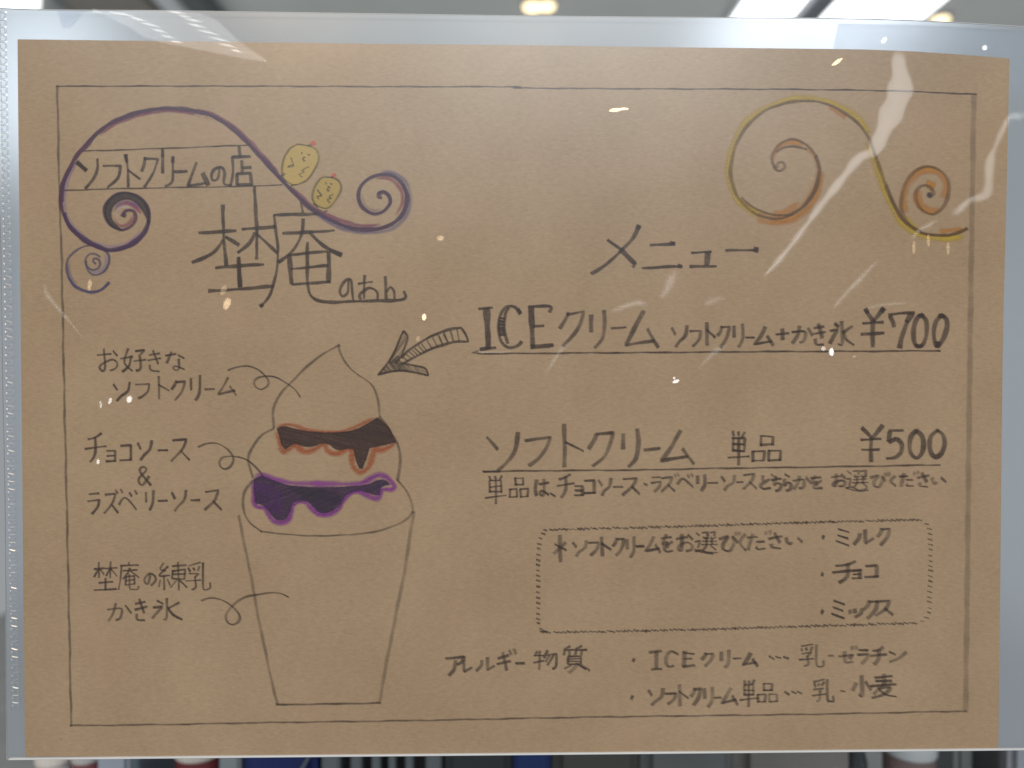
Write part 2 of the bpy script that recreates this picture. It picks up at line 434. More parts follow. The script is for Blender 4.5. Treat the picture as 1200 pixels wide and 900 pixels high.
# ---- shop name at the top left
sw = empty('swirl_ornament', at(280, 345)); sw.parent = card; sw.location -= card.location
tag(sw, 'dark purple scroll with a small blue spiral below')
PUR = rgb(80, 50, 74); PINK = rgb(126, 60, 88); BLUE = rgb(92, 84, 124); LAV = rgb(150, 130, 150)
k = Ink()
outer = "144,254 147,247.5 156,247.5 159,256 154,265 142,269.5 130,264.5 123,252 124,240 134,229 148,225.5 164,231.5 173,244 174,260 168,275 154,287 138,292.5 124,293 110,288 96,280 82,266 74.4,250 71.7,232 73.2,218 79,202 90,182 102,169 115,155 133,142.6 160,132 186.7,127.6 208,127.3 229,130 250.7,137 272,150.5 288,165 304,182.7 324,204 340,221 356,237 370,248 388,258 408,266 428,269 448,267 464,259 474,246 477,230 472,216 460,206.5 446,204.6 432,209.5 422,219 420,231 425,243 437,250 449,247.5 457,238.5 456,230 449.5,224.3 443.5,226 443,231 447,232"
i0 = "160,132 186.7,127.6 208,127.3 229,130 250.7,137 272,150.5 288,165 304,182.7 324,204 340,221 356,237 370,248 388,258 408,266 428,269 448,267 464,259 474,246 477,230 472,216"
draw(k, (0, 0, 1), "117,158 135,145.5 161,135 187,131 208,130 229,133", w=4.2, col=PINK, alpha=.75, soft=1.2, Y=Y_INK + 4e-5)
draw(k, (0, 0, 1), "231,128.5 252,135.5 274,148.5 290,163 306,180.5 326,202", w=4.4, col=PINK, alpha=.75, soft=1.2, Y=Y_INK + 4e-5)
draw(k, (0, 0, 1), "88,190 77,212 70.8,232 73,250", w=4.2, col=PINK, alpha=.7, soft=1.5, Y=Y_INK + 4e-5)
draw(k, (0, 0, 1), "92,186 81,206 76,222 75,238 80,256 92,272 108,284 124,288.5 140,288 154,282 165,271", w=4.2, col=LAV, alpha=.65, soft=1.5, Y=Y_INK + 4e-5)
draw(k, (0, 0, 1), "340,219 357,234.5 372,245 390,254.5 410,262 428,265 446,263", w=4.4, col=PINK, alpha=.75, soft=1.2, Y=Y_INK + 4e-5)
draw(k, (0, 0, 1), "356,240 372,252 390,263 410,270.5 430,273 452,270.5 469,261 479,246 481,230 476,214 463,204 446,201.5", w=4.0, col=BLUE, alpha=.55, soft=1.4, Y=Y_INK + 4e-5)
draw(k, (0, 0, 1), "440,209 452,209 463,214 471,226 471,240 464,252", w=3.6, col=rgb(140, 60, 78), alpha=.75, soft=1.2, Y=Y_INK + 4e-5)
draw(k, (0, 0, 1), "423,226 428,240 438,246.5 447,245", w=2.4, col=BLUE, alpha=.4, soft=1.2, Y=Y_INK + 4e-5)
draw(k, (0, 0, 1), outer, w=3.5, col=PUR, alpha=.9)
draw(k, (0, 0, 1), "72,236 73,218 79,202 90,182 102,169 115,155 133,142.6 " + i0, w=5.0, col=PUR, alpha=.82, wvar=.2)
draw(k, (0, 0, 1), "174,258 169,273 154,286 138,291.5 124,292 110,287 96,279 82,265 75,250", w=5.6, col=rgb(72, 46, 78), alpha=.85, wvar=.2)
draw(k, (0, 0, 1), "477,230 472,216 460,206.5 446,204.6 432,209.5 422,219 420,231 425,243 437,250 449,247.5 457,238.5 456,230 449,225 443.5,228", w=4.2, col=PUR, alpha=.7, wvar=.2)
fray(k, "160,134 187,130.5 208,130 229,133 250,140", 3.6, PINK, .4, 0.7, 1.6)
fray(k, "229,128.5 252,135 274,149 290,163 306,181 326,202", 3.4, PINK, .45, 0.7, 1.5)
fray(k, "115,157 102,170 90,184 79,203 73,220 72,240", 4.0, PINK, .4, 0.9, 1.5)
fray(k, "356,239 372,250 390,260.5 410,269 430,272", 3.4, BLUE, .4, 0.6, 1.7)
k.build('purple_scroll', M_CRAYON, sw)
k = Ink()   # filled crescent of the inner coil
cres = "142,269.5 130,264.5 123,252 124,240 134,229 148,225 164,231.5 173.5,245 174.5,262 170,252 162,240 152,233.5 142,234.5 133,241 130,250 132,259 142,269.5"
fill(k, (0, 0, 1), cres, rgb(52, 42, 48), .78, Y_INK - 8e-5)
draw(k, (0, 0, 1), cres, w=1.8, col=rgb(52, 42, 48), alpha=.6, Y=Y_INK - 9e-5)
draw(k, (0, 0, 1), "133,257 140,264 149,263 155,257 157,250", w=4.2, col=rgb(135, 66, 84), alpha=.55, soft=1.5, Y=Y_INK - 3e-5)
draw(k, (0, 0, 1), "134,248 139,240 148,237 157,240 165,247", w=5.2, col=rgb(112, 72, 120), alpha=.72, soft=1.6, Y=Y_INK - 3e-5)
draw(k, (0, 0, 1), "146,238 156,241 165,249", w=2.2, col=rgb(165, 70, 96), alpha=.6, soft=1.0, Y=Y_INK - 3.4e-5)
draw(k, (0, 0, 1), "138,256 137,248 143,243 151,243", w=2.6, col=rgb(190, 172, 172), alpha=.6, soft=1.2, Y=Y_INK - 3.6e-5)
draw(k, (0, 0, 1), "144,254 146,250", w=5.4, col=rgb(45, 36, 44), alpha=.7, soft=1.5)
k.build('coil_shading', M_CRAYON, sw)
k = Ink()
sp = "111,308 108.6,306 110,302.5 115,303 118.6,308 117,314 111,317 104.5,315 101.5,308 104,300.5 110,297.5 117,299 120.5,306"
sp = "112,309 109,306.5 110.5,302.8 115.5,304 117.5,309.5 114.5,315 107.5,316 101.8,311.5 100.4,304 104.5,298.2 111,297.6 117,301; 101,306 102,315 108,321.3 116,321.3 124,316 128,307 127,298 120,291.5 110,288 99,289 88,294.5 80,303 77.6,314 80,325 87,334.5 97,340 108,342 119,339 128,331"
draw(k, (0, 0, 1), sp, w=2.3, col=rgb(74, 68, 98), alpha=.82)
draw(k, (0, 0, 1), "80,325 87,334.5 97,340 108,342 119,339 128,331", w=3.4, col=rgb(78, 72, 106), alpha=.7)
draw(k, (0, 0, 1), "103,310 107,319 116,319 123,313 125,304 122,297", w=4.6, col=rgb(140, 128, 150), alpha=.5, soft=1.6, Y=Y_INK + 4e-5)
draw(k, (0, 0, 1), "81,306 80,316 83,326 90,334", w=4, col=BLUE, alpha=.4, soft=1.4, Y=Y_INK + 4e-5)
k.build('blue_spiral', M_CRAYON, sw)

k = Ink(); V = (60, 160, 5)
draw(k, V, "185,85 640,70 1150,50; 80,315 500,303 1180,290 1350,281", w=1.7, alpha=.85, jit=.2)
draw(k, V, "150,150 205,198; 270,130 268,190 245,250 200,305; 305,172 405,172! 390,240 330,300; 435,105 448,200 450,295; 450,195 520,248; 550,120 545,160 530,205; 545,130 625,132! 600,210 545,298; 652,70 652,215; 712,118 712,200 708,265 670,295; 720,205 795,203; 850,150 800,290! 905,270; 985,180 975,245 945,255 940,220 960,190 1000,180 1018,215 1012,275 1055,285", w=3.1, alpha=.84)
draw(k, V, "w5:885,215 920,285; w4.6:150,150 205,198; w4.4:712,116 712,150; w4:652,72 652,120; w4.4:437,105 443,150; 1100,55 1105,118; 1060,120 1165,118; 1060,120 1064,200 1050,290; 1115,140 1120,210; 1120,182 1170,182; 1090,215 1090,285; 1090,218 1165,215! 1175,285; 1090,282 1175,282", w=3.3, alpha=.84)
tag(k.build('tagline_writing', M_PEN, card), 'small spaced lettering between two ruled lines under the purple scroll')
k = Ink(); V = (200, 200, 4)
draw(k, V, "245,160 248,320 262,445; 132,293 305,280; 245,325 200,385 100,430; 258,310 320,348; 393,72 402,260 403,415; 335,273 490,263; 395,290 365,345 315,385; 405,300 500,385; 318,405 325,545; 210,455 435,438; 178,565 480,542", w=3.9, alpha=.86, smr=.7)
draw(k, V, "w3:610,150 620,195; 485,208 690,202; w3:485,208 490,260 502,380 495,480 465,580 420,638; 525,295 765,280; 622,225 615,290 575,370 505,430; 650,290 720,355 800,395; 640,335 641,450 643,540 660,590 720,615 850,612 1080,605 1092,565; w3.2:550,395 735,378; w5:555,395 568,530; w5:740,380 742,525; w3.2:565,460 735,445; w3.2:568,532 745,522; w5.6:745,370 800,396; w4.6:318,405 325,545; w5:420,636 432,628", w=3.7, alpha=.86, smr=.7)
draw(k, V, "835,515 830,570 805,588 793,560 815,520 842,512 850,560 856,606; 880,530 945,522; 910,490 906,600; 892,604 888,580 930,550 966,568 970,604; 1006,495 1010,602; 1010,570 1030,545 1048,565 1050,602", w=2.9, alpha=.84, smr=.7)
tag(k.build('shop_name_writing', M_PEN, card), 'large brush-like shop name under the purple scroll')

# two yellow doodles sitting on the scroll
V = (280, 130, 5); YEL = rgb(198, 176, 102)
def doodle(outline, fillc, tuft, stem_, face, feet):
    e = empty('yellow_doodle', at(280 + tuft[0] / 5 - 8, 130 + tuft[1] / 5 + 45)); e.parent = card; e.location -= card.location
    k = Ink(); hatch(k, V, outline, fillc, .4, 3.0, 1.9, 0.5, Y_INK + 5e-5); fill(k, V, outline, fillc, .55, Y_INK + 7e-5)
    draw(k, V, outline, w=5, col=fillc, alpha=.35, soft=2.2, Y=Y_INK + 6e-5)
    k.build('body_colour', M_CRAYON, e)
    k = Ink(); draw(k, V, outline, w=1.6, col=rgb(84, 68, 44), alpha=.85); draw(k, V, stem_ + ';' + feet, w=1.5, alpha=.85)
    k.build('body_outline', M_PEN, e)
    k = Ink(); draw(k, V, face, w=1.3, alpha=.9, smr=.4); k.build('face_marks', M_PEN, e)
    k = Ink(); x, y = tuft; draw(k, V, f"{x-8},{y+4} {x+8},{y-6}; {x-4},{y-8} {x+6},{y+8}", w=4.2, col=rgb(200, 98, 78), alpha=.7, soft=1.4)
    k.build('red_tuft', M_CRAYON, e)
    return e
tag(doodle("345,195 300,220 265,275 250,340 262,395 310,430 345,430 400,400 445,340 468,280 452,225 402,203 345,195", YEL, (434, 190),
       "402,205 418,196 425,206", "366,246 370,249; 405,257 413,254; 372,278 388,268 374,284 390,288 378,296; 303,274 312,300 320,322 285,328 305,318 318,316; 410,325 384,336 366,352 384,356 352,372 372,386",
       "232,385 250,378 270,370 252,366; 305,440 320,434 338,432"), 'larger yellow doodle higher on the purple scroll')
tag(doodle("520,388 480,395 447,440 430,500 445,545 498,570 540,555 580,500 598,450 582,408 545,388 520,388", rgb(190, 168, 88), (556, 377),
       "542,392 552,386", "508,420 512,426; 538,424 546,428; 520,444 534,448 514,460 534,466 520,472; 460,462 472,480 484,496 456,500 468,516; 552,490 528,502 544,512 518,520 534,536",
       "440,545 450,552 462,560; 500,592 515,584"), 'smaller yellow doodle lower on the purple scroll')

# ---- golden scroll at the top right
k = Ink(); V = (820, 90, 3.529)
DKB = rgb(106, 76, 38); GOLD = rgb(180, 154, 40); ORG = rgb(176, 120, 40)
main = "480,325 495,390 475,470 430,535 360,578 290,585 220,560 165,508 135,440 128,370 150,280 200,200 270,140 350,110 430,100 520,110 600,150 660,200 705,265 735,350 770,450 810,540 850,600 920,645 1000,656 1060,648 1105,628"
draw(k, V, "250,575 165,520 128,440 120,370 142,275 192,192 265,132 350,100 430,90 522,99 605,138 668,188 700,235", w=7.2, col=GOLD, alpha=.82, soft=2.9, Y=Y_INK + 4e-5)
draw(k, V, "695,270 725,350 758,450 798,540 840,606 915,655 1000,668 1090,660", w=7.2, col=GOLD, alpha=.82, soft=2.9, Y=Y_INK + 4e-5)
draw(k, V, "500,390 488,470 445,545 370,592 300,602 235,590", w=7.4, col=ORG, alpha=.84, soft=2.9, Y=Y_INK + 4e-5)
draw(k, V, "300,340 316,300 345,276 385,272 430,284; 540,128 600,165; 300,565 350,560 410,520; 1000,640 1080,630", w=5.6, col=ORG, alpha=.84, soft=2.9, Y=Y_INK + 4.4e-5)
draw(k, V, main, w=3.0, col=DKB, alpha=.84)
draw(k, V, "310,372 318,385 335,388 352,372 342,354 325,358 322,376; 310,372 300,345 306,312 335,275 385,257 440,280 482,330; 318,310 350,292 390,288 440,298; 175,500 230,545 310,572 380,570", w=2.4, col=DKB, alpha=.8)
draw(k, V, "480,330 495,390 475,470 430,535 360,576; 770,450 810,540 850,600 920,645 1000,655 1060,648 1105,628", w=3.4, col=DKB, alpha=.6)
V2 = (1020, 170, 7.5)
draw(k, V2, "440,395 415,460 450,540 540,580 610,550; 560,360 500,340; 640,470 668,360 632,275 570,228 490,215 415,245 345,315 305,400 290,520 305,600", w=7.4, col=ORG, alpha=.84, soft=2.9, Y=Y_INK + 4e-5)
draw(k, V2, "310,640 360,700 420,740", w=5.3, col=GOLD, alpha=.82, soft=2.9, Y=Y_INK + 4e-5)
draw(k, V2, "512,440 520,455 535,445 530,425 510,425; 560,440 550,400 520,362 480,352 430,372 400,430 415,510 460,570 550,607 630,560 680,460 692,350 650,260 580,205 490,190 400,222 330,300 288,400 272,520 290,620 350,705 440,755", w=2.7, col=DKB, alpha=.8)
draw(k, V2, "512,448 532,436", w=5, col=rgb(70, 58, 62), alpha=.75, soft=1.4)
for a_, b_ in (("250,570 165,518 125,440 119,370 142,275 192,192 265,132 350,100 430,90 522,99 605,138 668,188 700,235", GOLD), ("720,340 758,450 798,540 840,606 915,655", GOLD), ("500,390 488,470 445,545 370,592 300,602", ORG)):
    fray(k, ' '.join('%.1f,%.1f' % (820 + float(p.split(',')[0]) / 3.529, 90 + float(p.split(',')[1]) / 3.529) for p in a_.split()), 5.5, b_, .34, 0.3, 1.4)
draw(k, V, "170,505 220,552 290,578 360,572 425,530 468,468 488,392 474,328 436,286", w=4.2, col=ORG, alpha=.5, soft=2.2, Y=Y_INK + 4.6e-5)
tag(k.build('golden_scroll', M_CRAYON, card), 'yellow and orange scroll at the top right')

# ---- headings and prices
k = Ink()
draw(k, (680, 240, 5), "w3.6:345,120 305,200 240,270 150,350 65,402; w3:162,207 240,265; w5.5:238,262 320,342; w3:325,340 308,366; w5:345,122 335,140; 412,238 550,228; w4.2:530,224 552,228; 365,370 595,360; w4.2:575,358 592,362; 655,282 765,275; w5.2:748,278 742,355; w3.3:645,362 795,358; 855,267 1035,266; w5.4:1020,262 1040,266", w=3.2, alpha=.86, smr=.8)
k.build('heading_writing', M_PEN, card)
k = Ink(); E_ = (540, 340, 5)
draw(k, E_, "w7.5:150,105 156,225 160,345; w3.4:107,108 185,102; w4.4:115,348 203,337; w4.4:350,138 335,112; 348,130 320,100 290,92 258,105 230,155 221,220 234,290 264,330 300,338 340,322 356,300; 280,104 262,140 256,200 262,260 276,310; 228,160 256,166; 224,180 254,184; 222,200 254,203; 222,220 254,222; 224,240 256,242; 228,260 258,262; w6:414,95 416,215 422,338; 400,97 522,95 520,130; 425,213 485,208; w4.6:412,335 540,322", w=3.2, alpha=.87, smr=.8)
draw(k, E_, "632,130 615,170 580,225; 625,142 720,125! 700,195 660,260 600,330; w4:765,145 765,245; 838,118 842,200 832,280 785,338; 885,225 965,217; w4:1070,120 1020,220 970,320! 1130,298; 1095,228 1155,335", w=3.1, alpha=.82)
k.build('large_cup_item_writing', M_PEN, card)
k = Ink()
write(k, (770, 340, 5), [('ソ', 82, 208, 185, 330), ('フ', 192, 232, 262, 328), ('ト', 262, 188, 345, 325), ('ク', 350, 205, 428, 335), ('リ', 440, 195, 512, 335), ('ー', 520, 268, 568, 286), ('ム', 568, 215, 685, 325), ('+', 700, 225, 768, 290), ('か', 795, 210, 912, 312), ('き', 918, 200, 985, 325), ('氷', 1008, 180, 1155, 325)], w=2.8, alpha=.84)
k.build('large_cup_note_writing', M_PEN, card)
k = Ink()
draw(k, (980, 340, 6), "w4:205,135 232,178 262,215; w4:335,128 300,170 262,215; w4.2:258,215 258,400; 190,232 328,224; 178,312 332,302; w4.6:205,132 218,158; w4.6:335,128 318,150", w=3.5, alpha=.85, smr=.8)
draw(k, (980, 340, 6), "w4:372,176 445,162 548,158; w5.5:380,182 398,220 408,258; w7:530,165 495,225; w5:500,215 465,320 447,408; w4.6:595,172 558,212 544,290 552,370 578,398 612,375 636,300 634,215 595,172; w4.8:740,175 703,220 688,300 696,372 712,392 748,350 780,270 775,205 740,175; w5.5:580,178 612,178; w5.5:560,392 600,392; w5.5:725,182 758,184; w6.5:702,382 725,384", w=4.5, alpha=.84, smr=.7)
k.build('large_cup_price_writing', M_PEN, card)
k = Ink()
draw(k, (0, 0, 1), "560,411.5 562,414.3 680,413.6 780,413 900,412 1010,411.6 1101,411", w=2.0, alpha=.9, jit=.2)
k.build('large_cup_underline', M_PEN, card)
k = Ink(); Hc = (550, 490, 4.286)
draw(k, Hc, "w3.2:88,98 142,155; 245,70 232,150 195,215 145,262; w3.2:282,112 408,95! 385,150 345,205 300,238; 475,30 478,130 478,245; w3.2:485,122 570,165; 640,82 625,115 600,155; w3.2:640,80 722,72! 708,130 680,190 620,240; 772,78 772,155; 842,55 850,130 838,200 800,245; w3.2:880,160 955,150; 1062,62 1015,145 965,215! 1095,192; w3.2:1072,155 1128,228", w=3.9, alpha=.8)
write(k, (830, 490, 4), [('単', 95, 65, 190, 222), ('品', 205, 82, 345, 205)], w=3.2, alpha=.82)
k.build('single_item_writing', M_PEN, card)
k = Ink()
draw(k, (830, 490, 4), "w4:722,45 745,68 768,95; w4:818,33 795,60 768,95; w4:765,95 763,205; 718,102 808,98; 722,148 800,146; 850,58 912,56; w4.4:852,62 848,110; w4.4:848,112 880,98 906,122 902,160 875,184 838,188; w4.8:977,58 952,85 945,125 952,165 977,187 1002,165 1010,122 1002,82 977,58; w4.8:1075,58 1045,85 1038,125 1046,165 1068,183 1095,165 1108,120 1100,78 1075,58", w=3.3, alpha=.84, smr=.7)
k.build('single_item_price_writing', M_PEN, card)
k = Ink()
draw(k, (0, 0, 1), "567,552.6 640,551.6 760,550.6 830,549 950,547.4 1101,544.8; w3:567,552.6 585,552.4", w=1.9, alpha=.86, jit=.2)
k.build('single_item_underline', M_PEN, card)
k = Ink(); J = (560, 540, 6)
write(k, J, [('単', 52, 108, 198, 305), ('品', 220, 116, 358, 260), ('は', 400, 130, 495, 245), ('、', 515, 230, 542, 248), ('チ', 560, 92, 672, 258), ('ョ', 678, 175, 742, 245), ('コ', 748, 130, 825, 235), ('ソ', 845, 120, 948, 245), ('ー', 955, 176, 1018, 192), ('ス', 1015, 118, 1138, 238)], w=2.5, alpha=.84)
draw(k, J, "1172,163 1186,168", w=4, alpha=.6)
K = (740, 540, 6)
write(k, K, [('ラ', 138, 112, 212, 218), ('ス', 205, 112, 305, 216), ('ベ', 325, 118, 430, 182), ('リ', 455, 95, 528, 210), ('ー', 538, 146, 605, 164), ('ソ', 628, 100, 738, 205), ('ー', 742, 142, 782, 158), ('ス', 782, 92, 880, 198), ('ど', 895, 100, 985, 200), ('ち', 985, 110, 1060, 210), ('ら', 1065, 95, 1130, 210)], w=2.3, alpha=.78)
draw(k, K, "305,98 312,108; 325,92 334,102; 395,102 405,114; 422,96 432,106; 985,98 995,106; 1008,112 1018,120", w=1.9, alpha=.7)
L_ = (920, 540, 6)
write(k, L_, [('か', 62, 105, 180, 198), ('を', 180, 105, 262, 198), ('お', 330, 92, 425, 182), ('選', 435, 65, 580, 210), ('び', 605, 95, 715, 185), ('く', 738, 108, 786, 175), ('だ', 808, 88, 900, 185), ('さ', 930, 88, 1015, 182), ('い', 1028, 115, 1132, 168)], w=2.2, alpha=.74)
draw(k, L_, "w2.6:435,192 480,206 530,208 572,196; 706,88 714,104; 728,86 736,102; 908,82 914,94; 932,76 940,88", w=1.9, alpha=.7)
k.build('single_item_note_writing', M_PEN, card)

# ---- dotted box with the flavours
k = Ink()
def dots(pts, step, ln, w, a, ang=None):
    P = catmull([(x, y, False) for x, y in pts]); acc = 0; last = P[0]
    for p in P[1:]:
        acc += math.hypot(p[0] - last[0], p[1] - last[1])
        if acc >= step:
            acc -= step; x, y = p[0] + rnd.uniform(-.4, .4), p[1] + rnd.uniform(-.4, .4)
            l = ln * rnd.uniform(.75, 1.2)
            ribbon(k, [(x - l / 2, y - .15 * l + rnd.uniform(-.3, .3), False), (x + l / 2, y + .15 * l, False)], w * rnd.uniform(.8, 1.15), PEN, a * rnd.uniform(.8, 1), jit=0, smr=.35)
        last = p
dots([(637, 625), (646, 621), (760, 618), (850, 615.5), (960, 611.8), (1082, 609)], 5.2, 4.6, 2.0, .72)
dots([(1082, 609), (1087, 615), (1090, 625), (1090.5, 670), (1089, 715), (1086, 724), (1078, 730)], 6.2, 4.2, 1.9, .68)
dots([(1078, 730), (960, 733.5), (800, 738), (650, 741), (638, 739.5)], 5.2, 4.6, 2.0, .72)
dots([(646, 741), (635, 738), (631, 730), (630.5, 690), (631, 645), (634, 629), (641, 622.5)], 6.3, 3.8, 2.3, .72)
k.build('dotted_box_line', M_PEN, card)
k = Ink(); Mc = (620, 600, 6.667)
draw(k, Mc, "w2.8:240,182 243,290 247,388; w3:205,255 285,297; 285,240 240,285 195,325", w=2.4, alpha=.8)
write(k, Mc, [('ソ', 335, 225, 460, 345), ('フ', 462, 232, 548, 338), ('ト', 530, 195, 640, 345), ('ク', 650, 200, 748, 340), ('リ', 755, 195, 832, 355), ('ー', 838, 258, 898, 276), ('ム', 905, 195, 1030, 315), ('を', 1030, 178, 1125, 312)], w=2.5, alpha=.82)
Nc = (780, 600, 6.667)
write(k, Nc, [('お', 88, 172, 215, 308), ('選', 235, 150, 400, 325), ('び', 425, 178, 570, 305), ('く', 572, 175, 640, 300), ('だ', 640, 170, 775, 300), ('さ', 805, 168, 915, 288), ('い', 935, 195, 1070, 258)], w=2.5, alpha=.78)
draw(k, Nc, "w3:235,298 290,312 365,322; 545,160 552,180; 572,158 580,178; 780,155 786,175; 812,150 820,168", w=2, alpha=.7)
k.build('flavour_question_writing', M_PEN, card)
Oc = (940, 600, 6)
for nm, dot, bx in (('milk_flavour_writing', (148, 178), [('ミ', 245, 118, 340, 237), ('ル', 365, 122, 500, 228), ('ク', 525, 113, 622, 234)]),
                    ('chocolate_flavour_writing', (143, 438), [('チ', 215, 345, 415, 496), ('ョ', 355, 410, 412, 470), ('コ', 445, 372, 532, 460)]),
                    ('mixed_flavour_writing', (142, 701), [('ミ', 215, 622, 305, 745), ('ッ', 332, 680, 430, 738), ('ク', 435, 618, 535, 748), ('ス', 515, 622, 640, 728)])):
    k = Ink(); write(k, Oc, bx, w=2.5, alpha=.84)
    draw(k, Oc, f"{dot[0]-5},{dot[1]-2} {dot[0]+5},{dot[1]+2}", w=5, alpha=.75, soft=1.2, smr=.6)
    k.build(nm, M_PEN, card)

# ---- allergen lines
k = Ink(); Pc = (510, 750, 6)
write(k, Pc, [('ア', 75, 115, 205, 250), ('レ', 190, 140, 262, 228), ('ル', 290, 122, 415, 218), ('ギ', 440, 92, 530, 212), ('ー', 565, 155, 628, 172), ('物', 695, 75, 855, 205), ('質', 895, 42, 1065, 200)], w=2.6, alpha=.82)
draw(k, Pc, "1000,165 970,205 940,228; w2.6:1030,178 1082,214; 522,72 536,100; 552,66 566,96", w=2.6, alpha=.7)
k.build('allergen_heading_writing', M_PEN, card)
k = Ink(); Qc = (730, 750, 6); Rc = (900, 750, 6.667)
draw(k, Qc, "190,90 268,78; w3.2:238,82 235,205; 205,208 268,202; 385,97 340,80 308,110 302,160 320,188 355,182; w3.2:435,80 430,185; 430,88 495,96; 432,132 480,131; 425,186 500,178", w=2.6, alpha=.8)
write(k, Qc, [('ク', 550, 90, 640, 182), ('リ', 680, 75, 758, 192), ('ー', 778, 122, 828, 136), ('ム', 840, 90, 952, 182)], w=2.5, alpha=.78)
draw(k, Qc, "w5:70,140 80,145; 1030,115 1060,135; 1078,116 1108,124; 1132,120 1162,130", w=2.6, alpha=.7, smr=.6)
write(k, Rc, [('乳', 245, 30, 435, 212), ('ゼ', 560, 82, 670, 182), ('ラ', 703, 75, 790, 182), ('チ', 805, 58, 920, 188), ('ン', 945, 86, 1082, 167)], w=2.5, alpha=.78)
draw(k, Rc, "478,125 505,125; 655,52 662,72; 685,48 694,68", w=2.4, alpha=.75)
k.build('cup_allergen_writing', M_PEN, card)
k = Ink()
write(k, Qc, [('ソ', 172, 342, 295, 458), ('フ', 298, 372, 378, 448), ('ト', 365, 312, 460, 462), ('ク', 475, 336, 550, 460), ('リ', 560, 332, 640, 470), ('ー', 645, 398, 690, 412), ('ム', 690, 338, 812, 452), ('単', 828, 288, 945, 465), ('品', 945, 306, 1092, 440)], w=2.5, alpha=.78)
draw(k, Qc, "w5:58,403 68,408; 1140,368 1168,384", w=2.6, alpha=.68, smr=.6)
write(k, Rc, [('乳', 345, 305, 517, 490), ('小', 655, 280, 808, 446), ('麦', 808, 270, 1000, 450)], w=2.5, alpha=.8)
draw(k, Rc, "572,398 600,402; 188,402 218,414; 232,404 262,418", w=2.4, alpha=.72, smr=.6)
k.build('single_allergen_writing', M_PEN, card)

# ---- left captions
k = Ink(); Ac = (90, 395, 4.286)
write(k, Ac, [('お', 106, 60, 210, 170), ('好', 222, 58, 345, 176), ('き', 355, 70, 425, 172), ('な', 445, 72, 542, 168), ('ソ', 178, 226, 275, 322), ('フ', 292, 232, 370, 308), ('ト', 380, 198, 465, 312), ('ク', 470, 215, 545, 318), ('リ', 562, 195, 628, 315), ('ー', 640, 250, 694, 272), ('ム', 706, 200, 806, 292)], w=2.4, alpha=.8)
k.build('soft_cream_caption_writing', M_PEN, card)
k = Ink(); Cc = (90, 500, 5)
write(k, Cc, [('チ', 48, 40, 168, 208), ('ョ', 170, 140, 228, 205), ('コ', 253, 105, 322, 200), ('ソ', 350, 82, 448, 196), ('ー', 475, 130, 532, 146), ('ス', 548, 70, 662, 200), ('&', 355, 232, 437, 342), ('ラ', 62, 390, 140, 512), ('ス', 158, 388, 242, 508), ('ベ', 248, 405, 346, 482), ('リ', 395, 372, 455, 490), ('ー', 475, 425, 532, 442), ('ソ', 552, 372, 648, 492), ('ー', 665, 422, 720, 440), ('ス', 742, 370, 850, 490)], w=2.5, alpha=.8)
draw(k, Cc, "228,372 238,390; 256,368 266,386; 308,388 320,408; 340,376 350,394", w=2.2, alpha=.75)
k.build('sauce_caption_writing', M_PEN, card)
k = Ink(); Dc = (90, 645, 4.615)
write(k, Dc, [('埜', 90, 65, 217, 222), ('庵', 225, 66, 337, 214), ('の', 362, 122, 428, 192), ('練', 435, 65, 595, 217), ('乳', 592, 65, 724, 217), ('か', 168, 285, 292, 382), ('き', 310, 265, 380, 382), ('氷', 403, 258, 566, 378)], w=2.4, alpha=.84)
k.build('shaved_ice_caption_writing', M_PEN, card)
k = Ink()
draw(k, Ac, "760,166 800,152 860,145 910,162 945,195 962,222 955,247 925,262 898,248 893,222 915,202 965,195 1010,206 1060,235 1095,265 1120,300", w=1.7, alpha=.88)
k.build('pointer_line', M_PEN, card)
k = Ink()
draw(k, Cc, "712,117 760,98 820,98 870,122 905,160 916,195 897,235 865,248 840,232 838,200 860,178 910,172 960,180 1010,205 1060,250 1090,292", w=1.8, alpha=.88)
k.build('pointer_line', M_PEN, card)
k = Ink()
draw(k, Dc, "675,272 720,258 770,265 825,290 868,330 882,365 868,392 840,402 815,388 808,355 830,315 870,275 920,250 975,238 1040,230 1100,233 1142,252", w=1.8, alpha=.85)
k.build('pointer_line', M_PEN, card)

# ---- arrow
k = Ink(); Sc = (420, 360, 8)
draw(k, Sc, "400,470 480,400 600,320 720,255 850,207 962,192!  1000,245 1028,320! 900,325 760,365 640,412 520,472 425,522; w2.4:420,222 350,390 280,512 182,636! 300,602 420,595 540,615 655,645! 632,577 540,550 400,525; w2.4:422,222 458,290 400,462", w=3.1, alpha=.84, smr=.4)
hatch(k, Sc, "385,440 290,520 182,636 300,602 400,590 390,520", PEN, .55, 2.0, 1.3, 0.9, Y_INK - 2e-5)
hatch(k, Sc, "420,225 350,390 290,510 390,520 400,462 458,290", PEN, .6, 1.5, 2.3, -0.9, Y_INK - 2e-5)
hatch(k, Sc, "390,525 380,590 540,613 655,643 632,577 540,550", PEN, .5, 1.6, 1.7, 1.0, Y_INK - 2e-5)
draw(k, Sc, "420,470 465,510; 450,445 495,485; 480,420 525,462; 505,402 555,448; 530,384 585,432; 560,362 608,415; 595,345 640,402; 640,310 690,385; 695,288 735,365; 745,262 785,345; 800,240 835,330; 860,220 890,318; 925,208 945,312; 800,250 840,326; 755,270 790,350", w=1.9, alpha=.6, smr=.4)
k.build('arrow_drawing', M_PEN, card)

